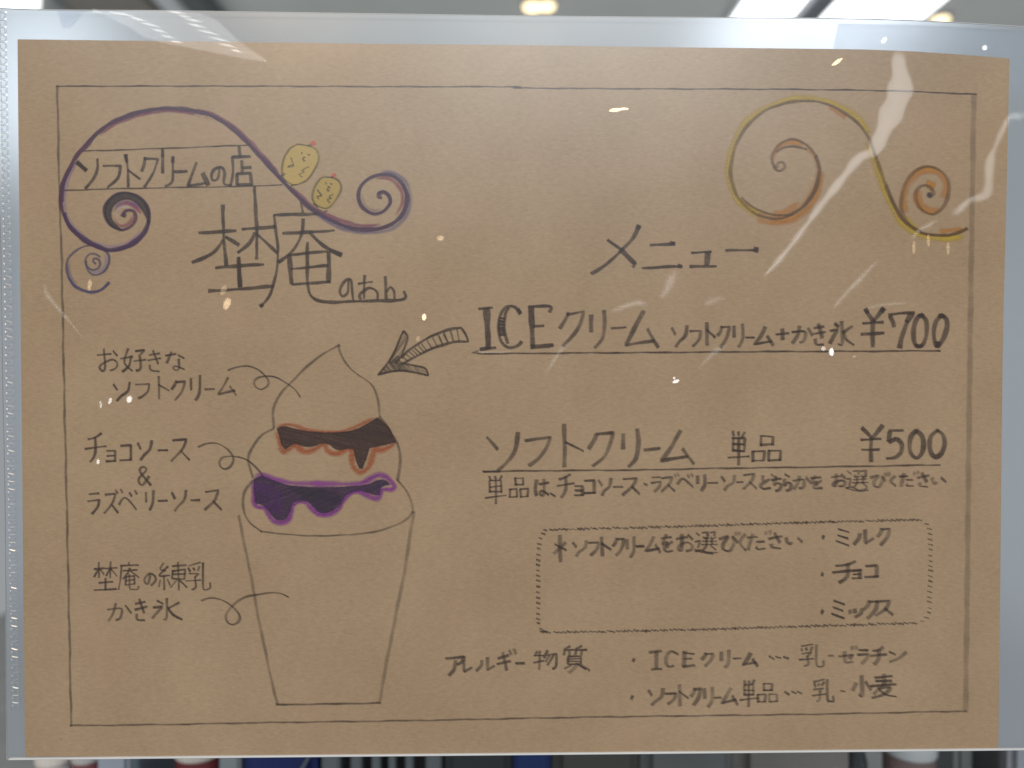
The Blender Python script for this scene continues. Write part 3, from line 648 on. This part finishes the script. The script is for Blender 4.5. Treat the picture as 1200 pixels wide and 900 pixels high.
# ---- the ice cream cup drawing
cup = empty('sundae_drawing', at(385, 826)); cup.parent = card; cup.location -= card.location
k = Ink(); Tc = (270, 390, 3.6)
draw(k, Tc, "w2.2:460,52 400,85 330,135 260,205 205,268 180,330 182,402; 455,50 468,92 510,155 590,215 620,270 630,350; w2.4:182,405 130,435 88,490 75,540 95,610; w2.4:630,355 660,395 700,460 718,530 705,622; w2.2:95,622 60,675 54,740 80,800 130,838; 130,838 250,852 400,856 550,848 660,825 740,790 770,757; 705,622 740,665 765,715 772,757", w=1.7, alpha=.70)
k.build('ice_cream_outline', M_PEN, cup)
k = Ink()
draw(k, (0, 0, 1), "279.5,604 291,660 308,750 325,826; 485,600 472,680 458,750 444.5,824", w=2.5, alpha=.50)
draw(k, (0, 0, 1), "324,825.6 390,825 445,823.6", w=1.9, alpha=.88)
k.build('cup_outline', M_PEN, cup)
Uc = (290, 480, 6.316)
k = Ink(); CH = rgb(74, 46, 38); CO = rgb(166, 90, 48)
core = "220,145 260,125 330,138 420,160 520,170 620,175 720,165 800,150 880,110 960,62! 1040,130 1095,240! 1000,262 900,280! 885,340 850,430! 835,435 805,370 790,290! 740,285 690,298 650,290 600,255 540,250 480,270 420,268 350,250 280,290! 255,260 235,190 220,145"
draw(k, Uc, "205,165 232,200 248,290 268,315 320,283 352,255 400,300 450,308 520,282 562,255 600,310 660,328 735,290 775,290 775,400 815,455 850,462 900,420 930,330 942,292 1000,300 1085,255", w=6.4, col=CO, alpha=.72, soft=2.4, smr=.5, Y=Y_INK + 5e-5)
draw(k, Uc, "215,140 250,118 300,108 360,120 430,147 520,165 640,167 740,150 830,112 930,68", w=4.4, col=CO, alpha=.62, soft=1.8, smr=.5, Y=Y_INK + 5e-5)
fray(k, upx(Uc, "225,200 248,290 268,315 320,283 352,255 400,300 450,308 520,282 562,255 600,310 660,328 735,290 772,300 775,400 815,455 850,462 900,420 930,330 942,292 1000,300 1085,255"), 6, CO, .5, 0.3, 1.3)
fray(k, upx(Uc, "215,140 250,118 300,108 360,120 430,147 520,165 640,167 740,150 830,112 930,68"), 4.5, CO, .45, 0.3, 1.5)
fill(k, Uc, core, CH, .74, Y_INK + 2e-5)
hatch(k, Uc, core, rgb(58, 38, 36), .5, 2.2, 1.6, 0.25, Y_INK - 1e-5)
draw(k, Uc, core, w=1.8, col=CH, alpha=.7, smr=.3, Y=Y_INK - 8e-5)
draw(k, Uc, "240,135 330,140 420,160 520,172 620,176 720,166 800,150; 960,62 1040,130 1092,238", w=1.5, col=rgb(86, 32, 28), alpha=.7, smr=.3)
k.build('chocolate_sauce', M_CRAYON, cup)
k = Ink(); BE = rgb(66, 36, 80); VI = rgb(134, 56, 138)
core = "48,520 110,495 200,530 320,562 480,575 640,575 780,568 900,552 960,525 1020,525 1052,555! 990,570 980,630! 920,625 850,600 780,605 720,640 680,710 620,750 560,765 510,740 460,690 410,672 340,690 310,760 280,808 230,815 190,790 150,740 110,705 58,692! 50,600 48,520"
draw(k, Uc, "45,520 52,600 58,708 130,735 180,812 235,836 300,815 330,722 380,682 430,685 480,740 540,773 600,775 670,740 710,672 760,622 830,606 900,643 960,660 985,620 992,592 1070,590 1086,565 1040,510 970,484 900,515 840,545 700,550 560,550 400,545 280,535 160,505 90,490 45,520", w=6.2, col=VI, alpha=.8, soft=2.2, smr=.5, Y=Y_INK + 5e-5)
fray(k, upx(Uc, "45,520 52,600 58,708 130,735 180,812 235,836 300,815 330,722 380,682 430,685 480,740 540,773 600,775 670,740 710,672 760,622 830,606 900,643 960,660 985,620 992,592 1070,590 1086,565 1040,510 970,484 900,515 840,545"), 5, VI, .5, 0.4, 1.3)
fill(k, Uc, core, BE, .72, Y_INK + 2e-5)
hatch(k, Uc, core, rgb(52, 32, 62), .45, 2.4, 1.7, -0.35, Y_INK - 1e-5)
hatch(k, Uc, "300,575 560,590 690,640 620,740 560,755 480,690 320,600", rgb(44, 40, 48), .5, 2.2, 2.0, 0.2, Y_INK - 2e-5)
hatch(k, Uc, "60,540 180,560 250,620 240,780 150,720 70,680", rgb(86, 36, 104), .6, 2.2, 2.4, -0.9, Y_INK - 3e-5)
draw(k, Uc, core, w=1.5, col=rgb(70, 34, 84), alpha=.6, smr=.3, Y=Y_INK - 8e-5)
k.build('berry_sauce', M_CRAYON, cup)

# ------------------------------------------------------------------ the clear sleeve
slv = empty('plastic_sleeve', at(600, 890))
tag(slv, 'clear plastic sleeve with milky margins and welded left seam holding the brown menu', 'plastic sleeve')
TOP = "-5,9.5 55,11.6 180,12.6 300,14.2 450,16.4 620,18.8 780,20.2 920,21 1000,22 1060,23.6 1130,27 1200,31.5 1245,35"
BOT = "1245,877 1200,877.6 900,880.6 600,883.4 300,886.2 9,889.2"
LEFT = "9,889.2 8,860 6,600 3,450 1,300 -2,200 -5,9.5"
def outline(extra=0):
    a = catmull(polys(TOP)[0][1]); b = catmull(polys(BOT)[0][1]); c = catmull(polys(LEFT)[0][1])
    return [p for q in (a[:-1], b[:-1], c[:-1]) for p in q[::4]]
def sheet(name, Y, mat, th=0.00005):
    bm = bmesh.new(); f = [bm.verts.new(at(x, y, Y)) for x, y in outline()]
    fc = bm.faces.new(f)
    if fc.normal.y > 0: fc.normal_flip()
    return frombm(name, bm, mat, slv)
sheet('front_film', -0.0009, M_FILM)
sheet('back_film', 0.0009, M_FROST)

def tube(name, pts, r, mat, Y, parent):
    bm = bmesh.new(); P = [at(x, y, Y) for x, y in catmull(polys(pts)[0][1])[::4]]
    rings = []
    for p in P: rings.append([bm.verts.new(p + Vector((0, r * 1.6 * math.cos(a), r * math.sin(a)))) for a in [i * math.pi / 4 for i in range(8)]])
    for a, b in zip(rings, rings[1:]):
        for i in range(8): bm.faces.new((a[i], a[(i + 1) % 8], b[(i + 1) % 8], b[i]))
    bm.faces.new(rings[0]); bm.faces.new(rings[-1][::-1])
    bmesh.ops.recalc_face_normals(bm, faces=bm.faces)
    return frombm(name, bm, mat, parent, True)
tube('bottom_fold', BOT, 0.00036, M_RIM, -0.0002, slv)
tube('top_edge', TOP, 0.00013, M_RIM, -0.0006, slv)
tube('side_edge', LEFT, 0.00016, M_RIM, -0.0006, slv)
def sheetpoly(name, pts, Y, mat, parent):
    bm = bmesh.new(); f = bm.faces.new([bm.verts.new(at(x, y, Y)) for x, y in pts])
    if f.normal.y > 0: f.normal_flip()
    return frombm(name, bm, mat, parent)
sheetpoly('corner_tab', [(67, 11), (100, 11.5), (96, 17), (90, 25), (85, 31), (81, 33.5), (75, 33.5), (71.5, 30), (70, 22)], 0.0013, mat_film('tab_film', .12, .35, 0, (.80, .84, .90)), slv)
tp = sheetpoly('adhesive_tape', [(983, 27.5), (1060, 28.6), (1130, 31.5), (1200, 36), (1250, 39), (1250, 112), (1184, 110), (965, 104)], 0.0016, mat_film('tape_film', .30, .5, 0, (.86, .88, .90)), None)
tag(tp, 'clear adhesive tape on the back of the sleeve at its upper right corner', 'tape')
# welded seam: two rows of pressed bars and a ridge between them
bm = bmesh.new(); y = 14.0
def bar(cx, cy, w, h, tilt):
    c = at(cx, cy, -0.00095); s = 0.000255
    vs = []
    for dx, dz, dy in ((-w, -h, 0), (w, -h, 0), (w, h, 0), (-w, h, 0), (-w * .5, -h * .3, -0.00014), (w * .5, -h * .3, -0.00014), (w * .5, h * .3, -0.00014), (-w * .5, h * .3, -0.00014)):
        vs.append(bm.verts.new(c + Vector((dx * s, dy, (dz + dx * tilt) * s))))
    for q in ((4, 5, 6, 7), (0, 1, 5, 4), (1, 2, 6, 5), (2, 3, 7, 6), (3, 0, 4, 7)): bm.faces.new([vs[i] for i in q])
while y < 832:
    u = (y - 14) / 818.0; xc = 3 + 15.5 * u
    bar(xc + rnd.uniform(-.4, .4), y, 4.2, 1.5, rnd.uniform(-.3, .3))
    bar(xc + 3.2, y + 4.4, 1.2, 2.6, .3); bar(xc - 3.4, y + 4.2, 1.0, 2.6, -.3)
    y += 8.9 + rnd.uniform(-.5, .5)
bmesh.ops.recalc_face_normals(bm, faces=bm.faces)
frombm('welded_seam', bm, M_SEAM, slv)

# lamp highlights on the front film, shaped by painted gloss and aimed normals
def crease(outline_pts, lamp, gloss, acc=None, ring=2.0): acc.append(('c', outline_pts, lamp, gloss, ring))  # queues one highlight patch with painted gloss
def highlight_mesh(outline_pts, lamp, gloss, Y=-0.00100, ring=2.0, acc=None):
    """A patch of the front film whose set normals mirror `lamp` to the camera, its painted gloss fading out at the rim."""
    P = catmull([(x, y, False) for x, y in outline_pts] + [(outline_pts[0][0], outline_pts[0][1], False)])[:-1]
    n = len(P); cx = sum(p[0] for p in P) / n; cy = sum(p[1] for p in P) / n
    area_ = sum(P[i][0] * P[(i + 1) % n][1] - P[(i + 1) % n][0] * P[i][1] for i in range(n))
    if area_ < 0: P = P[::-1]
    inner = []
    for i in range(n):
        a, b = P[i - 1], P[(i + 1) % n]; dx, dy = b[0] - a[0], b[1] - a[1]; L = math.hypot(dx, dy) or 1
        inner.append((P[i][0] - dy / L * ring, P[i][1] + dx / L * ring))
    mc = at(cx, cy, Y); nn = ((CAM_LOC - mc).normalized() + (lamp - mc).normalized()).normalized()
    from mathutils.geometry import tessellate_polygon
    b0 = len(acc['v'])
    for x, y in P:
        p = at(x, y, Y); acc['v'].append(p); acc['n'].append(tuple(((CAM_LOC - p).normalized() + (lamp - p).normalized()).normalized())); acc['g'].append(0.0)
    for x, y in inner:
        p = at(x, y, Y - 0.00006); m = ((CAM_LOC - p).normalized() + (lamp - p).normalized()).normalized()
        acc['v'].append(p); acc['n'].append(tuple(m)); acc['g'].append(gloss * (0.42 if lamp is LAMP_WARM else 1.0))
    for i in range(n):
        j = (i + 1) % n; acc['f'].append((b0 + i, b0 + j, b0 + n + j, b0 + n + i))
    for t in tessellate_polygon([[Vector((x, y, 0)) for x, y in inner]]): acc['f'].append(tuple(b0 + n + i for i in t))
def new(): return []
def flush(items, name, label=None):
    for it in items:
        acc = dict(v=[], n=[], g=[], f=[])
        if it[0] == 'b': band_mesh(*it[1:5], acc, it[5])
        else: highlight_mesh(*it[1:4], acc=acc, ring=it[4])
        flush_one(acc, name, label)
def flush_one(acc, name, label):
    me = bpy.data.meshes.new(name)
    fs = []
    for f in acc['f']:
        p = [acc['v'][i] for i in f[:3]]
        fs.append(f if (p[1] - p[0]).cross(p[2] - p[0]).y < 0 else f[::-1])
    me.from_pydata([tuple(v) for v in acc['v']], [], fs)
    a = me.color_attributes.new('Gloss', 'FLOAT_COLOR', 'POINT')
    a.data.foreach_set('color', [x for g in acc['g'] for x in (1, 1, 1, g)])
    for p in me.polygons: p.use_smooth = True
    me.normals_split_custom_set_from_vertices(acc['n'])
    o = link(name, me, M_HIGHLIGHT, slv); tag(o, label); return o
def band(center, w, lamp, gloss, acc, ring=2.0):
    acc.append(('b', center, w, lamp, gloss, ring))
def band_mesh(center, w, lamp, gloss, acc, ring=2.0):
    """An elongated highlight painted in gloss along a centre line; w = list of half widths."""
    P = catmull([(x, y, False) for x, y in center])[::3]; n = len(P)
    left, right = [], []
    for i, p in enumerate(P):
        a, b = P[max(i - 1, 0)], P[min(i + 1, n - 1)]; dx, dy = b[0] - a[0], b[1] - a[1]; L = math.hypot(dx, dy) or 1
        f = i / (n - 1) * (len(w) - 1); k0 = min(int(f), len(w) - 2); hw = w[k0] + (w[k0 + 1] - w[k0]) * (f - k0)
        hw *= 1 + .12 * math.sin(i * .7)
        left.append((p[0] - dy / L * hw, p[1] + dx / L * hw)); right.append((p[0] + dy / L * hw, p[1] - dx / L * hw))
    b0 = len(acc['v']); Y = -0.00100
    for i in range(n):
        l, r, p = left[i], right[i], P[i]
        e = min(1.0, min(i, n - 1 - i) / min(3.0, max(1.0, n * 0.22)))
        rg = min(ring * 1.7, .45 * math.hypot(l[0] - r[0], l[1] - r[1])) / (math.hypot(l[0] - r[0], l[1] - r[1]) + 1e-6)
        for t, g in ((0, 0), (rg * .55, .35), (rg, .8), (.5, 1), (1 - rg, .8), (1 - rg * .55, .35), (1, 0)):
            x, y = l[0] + (r[0] - l[0]) * t, l[1] + (r[1] - l[1]) * t
            q = at(x, y, Y - 0.00006 * g); m = ((CAM_LOC - q).normalized() + (lamp - q).normalized()).normalized()
            acc['v'].append(q); acc['n'].append(tuple(m)); acc['g'].append(gloss * 0.47 * g * e)
    for i in range(n - 1):
        for j in range(6):
            a = b0 + i * 7 + j; acc['f'].append((a, a + 1, a + 8, a + 7))

A = new()
band([(1054, 58), (1053, 75), (1056, 95), (1051, 118), (1040, 142), (1030, 165), (1022, 178), (1006, 186), (985, 212), (960, 243), (935, 277), (912, 306), (895, 324)], [6, 13, 17, 15, 11, 8, 7, 7, 6, 5, 5, 5, 3], LAMP_PANEL, .085, A, 2.5)
flush(A, 'crease_highlight', 'long curved painted highlight on the film at the upper right')
A = new()
band([(1204, 130), (1196, 136), (1184, 137), (1176, 150), (1168, 168), (1161, 186), (1159, 205), (1158, 222), (1152, 230), (1136, 235), (1124, 246), (1112, 254)], [4, 6, 6, 5, 5, 7, 8, 8, 7, 6, 6, 4], LAMP_PANEL, .066, A, 2.5)
band([(1100, 257), (1088, 264), (1076, 271), (1066, 284)], [2, 4, 4, 3], LAMP_PANEL, .05, A, 2)
flush(A, 'crease_highlight', 'jagged painted highlight on the film at the right edge')
A = new()
band([(52, 331), (54, 343), (61, 353), (72, 366), (84, 380), (98, 397)], [1, 4, 4, 3, 1.5, 1], LAMP_PANEL, .045, A, 2)
band([(793, 316), (786, 328), (780, 342), (772, 352)], [3, 7, 7, 4], LAMP_PANEL, .045, A, 3)
band([(714, 366), (730, 360), (746, 355), (756, 357), (755, 364)], [2, 4, 5, 5, 3], LAMP_PANEL, .045, A, 2)
band([(668, 400), (656, 412), (646, 428), (638, 440)], [2, 4, 4, 2], LAMP_PANEL, .034, A, 2)
band([(852, 404), (838, 412), (826, 424), (816, 434)], [2, 5, 4, 2], LAMP_PANEL, .034, A, 2)
band([(824, 358), (836, 352), (850, 349)], [4, 6, 4], LAMP_PANEL, .032, A, 3)
band([(975, 363), (988, 348), (1004, 331), (1020, 314), (1032, 301)], [2, 4, 4.5, 4, 1.5], LAMP_PANEL, .045, A, 2)
band([(1012, 362), (1036, 357), (1066, 355)], [2, 3, 2], LAMP_PANEL, .034, A, 2)
band([(556, 412), (580, 413), (600, 412)], [1, 1.5, 1], LAMP_PANEL, .04, A, .6)
flush(A, 'wrinkle_highlight', 'faint wrinkle highlights painted on the film across the middle')
A = new()
for a, b in (((470, 50), (610, 76)), ((560, 75), (662, 98)), ((610, 98), (718, 123)), ((662, 128), (742, 146)), ((700, 155), (778, 170)), ((742, 180), (816, 191)),
             ((730, 50), (832, 62)), ((778, 68), (852, 79)), ((808, 84), (897, 98)), ((820, 104), (922, 126)), ((860, 130), (972, 157)), ((908, 160), (1022, 189)), ((952, 190), (1056, 213)), ((1008, 218), (1078, 233))):
    (x0_, y0_), (x1_, y1_) = a, b
    band([(x0_ / 3.75, y0_ / 3.75), ((x0_ + x1_) / 7.5, (y0_ + y1_) / 7.5 - .4), (x1_ / 3.75, y1_ / 3.75)], [.8, 2.0, .8], LAMP_PANEL, .17, A, .9)
flush(A, 'crease_highlight', 'fan of short painted louvre glints at the upper left')
A = new()
crease([(107, 11.8), (150, 33), (178, 48), (240, 61), (312, 73), (282, 48), (232, 14)], LAMP_PANEL, .022, acc=A, ring=3)
flush(A, 'wrinkle_highlight', 'pale fan-shaped painted sheen at the upper left corner')
# small painted glints: warm from the spot lamp, white from the ceiling panel
def glint(x, y, lx, ly, ang, lamp, g, acc):
    c, s = math.cos(ang), math.sin(ang)
    crease([(x + lx * math.cos(t) * c - ly * math.sin(t) * s, y + lx * math.cos(t) * s + ly * math.sin(t) * c) for t in [i * math.pi / 5 for i in range(10)]], lamp, g, acc=acc, ring=min(lx, ly) * .45)
A = new()
for a in ((721, 129, 8, 2.6, -.1, .16), (731, 127.6, 6, 1.8, -.05, .16), (981, 72.5, 8, 2.6, -.6, .14), (497, 371.6, 3, 4.5, 0, .15), (266, 356, 5, 8, .35, .05), (262, 340, 4, 7, .4, .02), (516, 279, 5, 4, 0, .035), (105, 334, 3, 7, .1, .03), (1088, 282, 2.5, 8, 0, .02), (1071, 290, 2.5, 8, 0, .022), (1111, 291, 2.5, 8, 0, .02), (490, 397, 3, 4, .4, .018)):
    glint(*a[:5], LAMP_WARM, a[5], A)
flush(A, 'film_glint', 'warm orange painted glints of a spot lamp')
A = new()
for a in ((1036, 47, 5, 3.2, -.8, .11), (1154, 56, 4, 3.5, -.6, .13), (974.5, 412.5, 3.4, 5.2, 0, .17), (965, 408.5, 3, 3.4, .5, .07), (792, 447, 5, 2.4, -.3, .13), (790, 443, 2, 2, 0, .11), (151.5, 468, 4, 4.8, .3, .12), (129, 470, 2.4, 4.4, .3, .09), (118, 474, 1.8, 4.6, 0, .06), (115, 541, 2.2, 3.4, 0, .10), (1001, 418, 3, 2, 0, .02)):
    glint(*a[:5], LAMP_PANEL, a[5], A)
flush(A, 'film_glint', 'small white painted glints of a ceiling panel')

# ------------------------------------------------------------------ ceiling lights and beams seen over the top edge
ZC = CAM_LOC.z + H
M_LIT = mat_emit('lit_diffuser', (0.96, 0.98, 1.0), 3.2); M_WIN = mat_emit('bright_daylight', (0.93, 0.98, 1.0), 2.0)
M_WARM = mat_emit('warm_bulb', (1.0, 0.78, 0.45), 3.0)
M_TRIM = mat_plain('lamp_trim', (0.55, 0.56, 0.56), 0.5)
def box(name, a, b, mat, parent=None):
    bm = bmesh.new(); bmesh.ops.create_cube(bm, size=1); a, b = Vector(a), Vector(b)
    for v in bm.verts: v.co = Vector([(a[i] + b[i]) / 2 + v.co[i] * (b[i] - a[i]) for i in range(3)])
    bmesh.ops.bevel(bm, geom=list(bm.edges), offset=min(abs(b[i] - a[i]) for i in range(3)) * .12, segments=2, affect='EDGES')
    return frombm(name, bm, mat, parent)
def on_ceiling(px, py, drop=0.0):
    d = MROT @ Vector(((px - 600) / FPX, (450 - py) / FPX, -1)); t = (H - drop) / d.z
    return CAM_LOC + d * t
def panel(pxl, pxr, pfar, near_y, label):
    a = on_ceiling(pxl, pfar); b = on_ceiling(pxr, pfar); yf = (a.y + b.y) / 2
    t = empty('ceiling_light', ((a.x + b.x) / 2, (yf + near_y) / 2, ZC))
    tag(t, label, 'ceiling light', 'ceiling panel lights')
    box('frame', (a.x - .02, near_y - .02, ZC - .012), (b.x + .02, yf + .02, ZC - .001), M_TRIM, t)
    box('diffuser', (a.x, near_y, ZC - .022), (b.x, yf, ZC - .0125), M_LIT, t)
panel(856, 924, 20.5, 1.55, 'narrower bright ceiling panel beside the dark bar, left of the wider one')
panel(958, 1071, 22.0, 1.55, 'wider bright ceiling panel right of the dark bar')
def spot(px, py, r, label, dx=0):
    c = on_ceiling(px, py); t = empty('downlight', (c.x, c.y, ZC)); tag(t, label, 'downlight')
    for nm, rr, h0, h1, mt in (('trim_ring', r * 1.35, .012, .001, M_TRIM), ('bulb', r, .02, .0125, M_WARM)):
        bm = bmesh.new(); bmesh.ops.create_cone(bm, cap_ends=True, segments=24, radius1=rr * .85, radius2=rr, depth=h0 - h1)
        for v in bm.verts: v.co += Vector((c.x, c.y, ZC - (h0 + h1) / 2))
        frombm(nm, bm, mt, t)
spot(624, 3.5, .030, 'warm downlight left of the pair in the grey ceiling above the menu')
spot(641, 2.5, .026, 'warm downlight right of the pair in the grey ceiling above the menu')
spot(1102, 19, .028, 'dim orange downlight right of the bright ceiling panels')
def beam(pxl, pxr, y_at, col, label, near=1.6, far=2.9):
    a = on_ceiling(pxl, y_at); b = on_ceiling(pxr, y_at)
    tag(box('ceiling_beam', (a.x, near, ZC - .06), (b.x, far, ZC - .002), mat_plain('beam_paint', col, .6)), label, 'ceiling beam')
beam(929, 955, 10, (0.25, 0.26, 0.28), 'dark grey bar between the two bright ceiling panels', 1.6, 2.44)
beam(100, 196, 6, (0.30, 0.27, 0.23), 'brownish ceiling beam at the upper left')
beam(203, 229, 6, (0.80, 0.82, 0.82), 'white ceiling beam between the brown and dark ones')
beam(233, 260, 6, (0.14, 0.15, 0.15), 'dark ceiling beam right of the white one')
beam(58, 96, 6, (0.40, 0.42, 0.42), 'grey ceiling beam at the far upper left')
# bright window at the upper left behind the sleeve
a = at(-190, -90, 1.5); b = at(51, 150, 1.5); c = at(12, 150, 1.5)
wn = empty('window', ((a.x + b.x) / 2, 1.5, c.z)); tag(wn, 'bright overexposed window behind the top left corner of the sleeve', 'window')
bm = bmesh.new()
f = [bm.verts.new(at(x, y, 1.5)) for x, y in ((-190, -90), (53, -90), (50, 11), (10, 150), (-190, 150))]
bm.faces.new(f); bmesh.ops.solidify(bm, geom=bm.faces[:], thickness=.01); bmesh.ops.recalc_face_normals(bm, faces=bm.faces)
frombm('pane', bm, M_WIN, wn)
fr_ = [at(x, y, 1.49) for x, y in ((53, -90), (50, 11), (10, 150), (-190, 150))]
bm = bmesh.new()
for p, q in zip(fr_, fr_[1:]):
    d = (q - p).normalized(); n_ = Vector((d.z, 0, -d.x)) * .006
    for e in ((p, q),):
        vs = [bm.verts.new(v + o + Vector((0, dy, 0))) for dy in (0, .02) for v, o in ((p, n_), (q, n_), (q, -n_), (p, -n_))]
        for s_ in ((0, 1, 2, 3), (4, 7, 6, 5), (0, 4, 5, 1), (1, 5, 6, 2), (2, 6, 7, 3), (3, 7, 4, 0)): bm.faces.new([vs[i] for i in s_])
bmesh.ops.recalc_face_normals(bm, faces=bm.faces)
frombm('frame', bm, M_TRIM, wn)

# ------------------------------------------------------------------ goods on a counter behind the bottom edge
YG = 0.13
ZT = at(600, 1150, YG).z
tag(box('counter', (-.6, .05, ZT - .03), (.6, .75, ZT), mat_plain('counter_top', (0.30, 0.31, 0.32), .4)), kind='structure')
def lathe(name, cx, cy, prof, mat, parent):
    bm = bmesh.new(); N = 28; rings = []
    for r, z_ in prof: rings.append([bm.verts.new((cx + r * math.cos(i * 2 * math.pi / N), cy + r * math.sin(i * 2 * math.pi / N), z_)) for i in range(N)])
    for a, b in zip(rings, rings[1:]):
        for i in range(N): bm.faces.new((a[i], a[(i + 1) % N], b[(i + 1) % N], b[i]))
    bm.faces.new(rings[0][::-1]); bm.faces.new(rings[-1])
    bmesh.ops.recalc_face_normals(bm, faces=bm.faces)
    return frombm(name, bm, mat, parent, True)
M_RED = mat_plain('dark_red_card', (0.20, 0.035, 0.045), .45); M_WH = mat_plain('cream_lid', (0.75, 0.71, 0.66), .4)
M_MAR = mat_plain('maroon_card', (0.22, 0.07, 0.08), .5); M_GW = mat_plain('grey_white_card', (0.5, 0.5, 0.5), .5)
def jar(pxc, hw, py, mb, ml, label, lid=6, hb=None):
    c = at(pxc, py, YG); r = (at(pxc + hw, py, YG) - c).length; zl = c.z; up = (at(pxc, py - 40, YG) - c).length
    t = empty('lidded_tub', (c.x, YG + r, ZT)); tag(t, label, 'tub', 'lidded tubs on the counter behind the sleeve')
    lathe('tub', c.x, YG + r, [(r * .80, ZT + .0005), (r * .84, ZT + .004), (r * .95, zl - .002), (r * .95, zl)], mb, t)
    lathe('lid', c.x, YG + r, [(r, zl - .0008), (r * 1.02, zl), (r * 1.02, zl + .009), (r * .9, zl + .012), (r * .3, zl + .013)], ml, t)
jar(223, 29, 893.5, M_RED, M_WH, 'dark red tub with cream lid standing behind the lower left of the sleeve')
jar(52, 21, 899, M_GW, M_WH, 'pale tub with white lid standing leftmost behind the sleeve corner')
jar(93, 17, 895.5, M_MAR, M_GW, 'small maroon tub with grey lid beside the leftmost pale tub')
jar(1082, 30, 893, mat_plain('brown_card', (0.20, 0.14, 0.13), .6), mat_plain('white_lid', (0.55, 0.56, 0.56), .4), 'brown tub with white lid standing behind the lower right of the sleeve')
def goods(pxl, pxr, mat, label, cat='box', name='carton', Y=YG, top=845, parts=None):
    a = at(pxl, top, Y); b = at(pxr, top, Y)
    o = box(name, (a.x, Y, ZT + .0005), (b.x, Y + .07, a.z), mat); tag(o, label, cat)
    return o
M_BLU = mat_plain('navy_card', (0.010, 0.028, 0.16), .45); M_GR = mat_plain('grey_card', (0.22, 0.24, 0.25), .5)
M_DK = mat_plain('dark_plastic', (0.045, 0.05, 0.055), .4); M_TAU = mat_plain('taupe_card', (0.25, 0.225, 0.205), .6)
M_OLV = mat_plain('olive_grey_card', (0.11, 0.105, 0.09), .6); M_TEAL = mat_plain('blue_grey_card', (0.27, 0.32, 0.36), .5)
M_LB = mat_plain('pale_blue_card', (0.34, 0.38, 0.46), .5)
goods(112, 150, M_LB, 'pale blue grey carton between the maroon tub and the slim dark carton')
goods(151, 163, mat_plain('slate_card', (0.10, 0.13, 0.17), .5), 'slim slate carton left of the dark red tub')
goods(256, 281, M_TEAL, 'blue grey carton between the dark red tub and the navy box')
nb = goods(283, 370, M_BLU, 'wide navy blue box behind the lower left of the sleeve')
bm = bmesh.new()
q = [bm.verts.new(at(x, y, YG - .0012)) for x, y in ((349, 905), (353, 905), (364, 886), (361, 886))]
bm.faces.new(q); o = frombm('pale_stripe', bm, M_GR, nb)
bm = bmesh.new()
pc = empty('barred_crate', at(450, 1100, YG)); pc.location.z = ZT
tag(pc, 'dark crate with pale grey upright bars behind the bottom centre of the sleeve', 'crate')
a = at(374, 845, YG + .004); b = at(519, 845, YG + .004)
box('crate_back', (a.x, YG + .02, ZT + .0005), (b.x, YG + .06, a.z), mat_plain('dark_maroon', (0.06, 0.05, 0.052), .5), pc)
for l, r in ((374, 396), (409, 422), (434, 444), (454, 462), (474, 483), (498, 517)):
    p, q = at(l, 845, YG), at(r, 845, YG)
    box('bar', (p.x, YG + .004, ZT + .0006), (q.x, YG + .0195, p.z - .001), M_GR, pc)
goods(521, 600, M_DK, 'near-black box between the barred crate and the smaller blue box')
goods(602, 646, mat_plain('blue_card', (0.012, 0.045, 0.19), .45), 'small blue box right of the near-black box')
goods(648, 751, M_OLV, 'olive grey carton right of the small blue box')
goods(753, 862, mat_plain('mid_grey_card', (0.19, 0.19, 0.185), .6), 'mid grey carton beside the olive grey one')
goods(864, 1003, M_TAU, 'wide taupe carton left of the black bottle')
bt = empty('black_bottle', at(1017, 900, YG)); bt.location = (at(1017, 900, YG).x, YG + .012, ZT)
tag(bt, 'black bottle between the taupe carton and the brown tub', 'bottle')
c = at(1017, 900, YG); r = (at(1030, 900, YG) - c).length; zt = at(1017, 860, YG).z
lathe('bottle_body', c.x, YG + .012, [(r * .9, ZT + .0005), (r, ZT + .003), (r, zt - .02), (r * .5, zt - .008), (r * .45, zt)], M_DK, bt)
lathe('cap', c.x, YG + .012, [(r * .55, zt + .0003), (r * .55, zt + .008), (r * .45, zt + .009)], M_GR, bt)
goods(1122, 1170, M_GR, 'grey carton right of the brown tub', Y=YG + .02)
goods(1171, 1182, M_DK, 'narrow black carton beside the pale blue box at the right')
goods(1184, 1260, mat_plain('grey_blue_card', (0.28, 0.31, 0.36), .5), 'grey blue box at the right end of the counter')
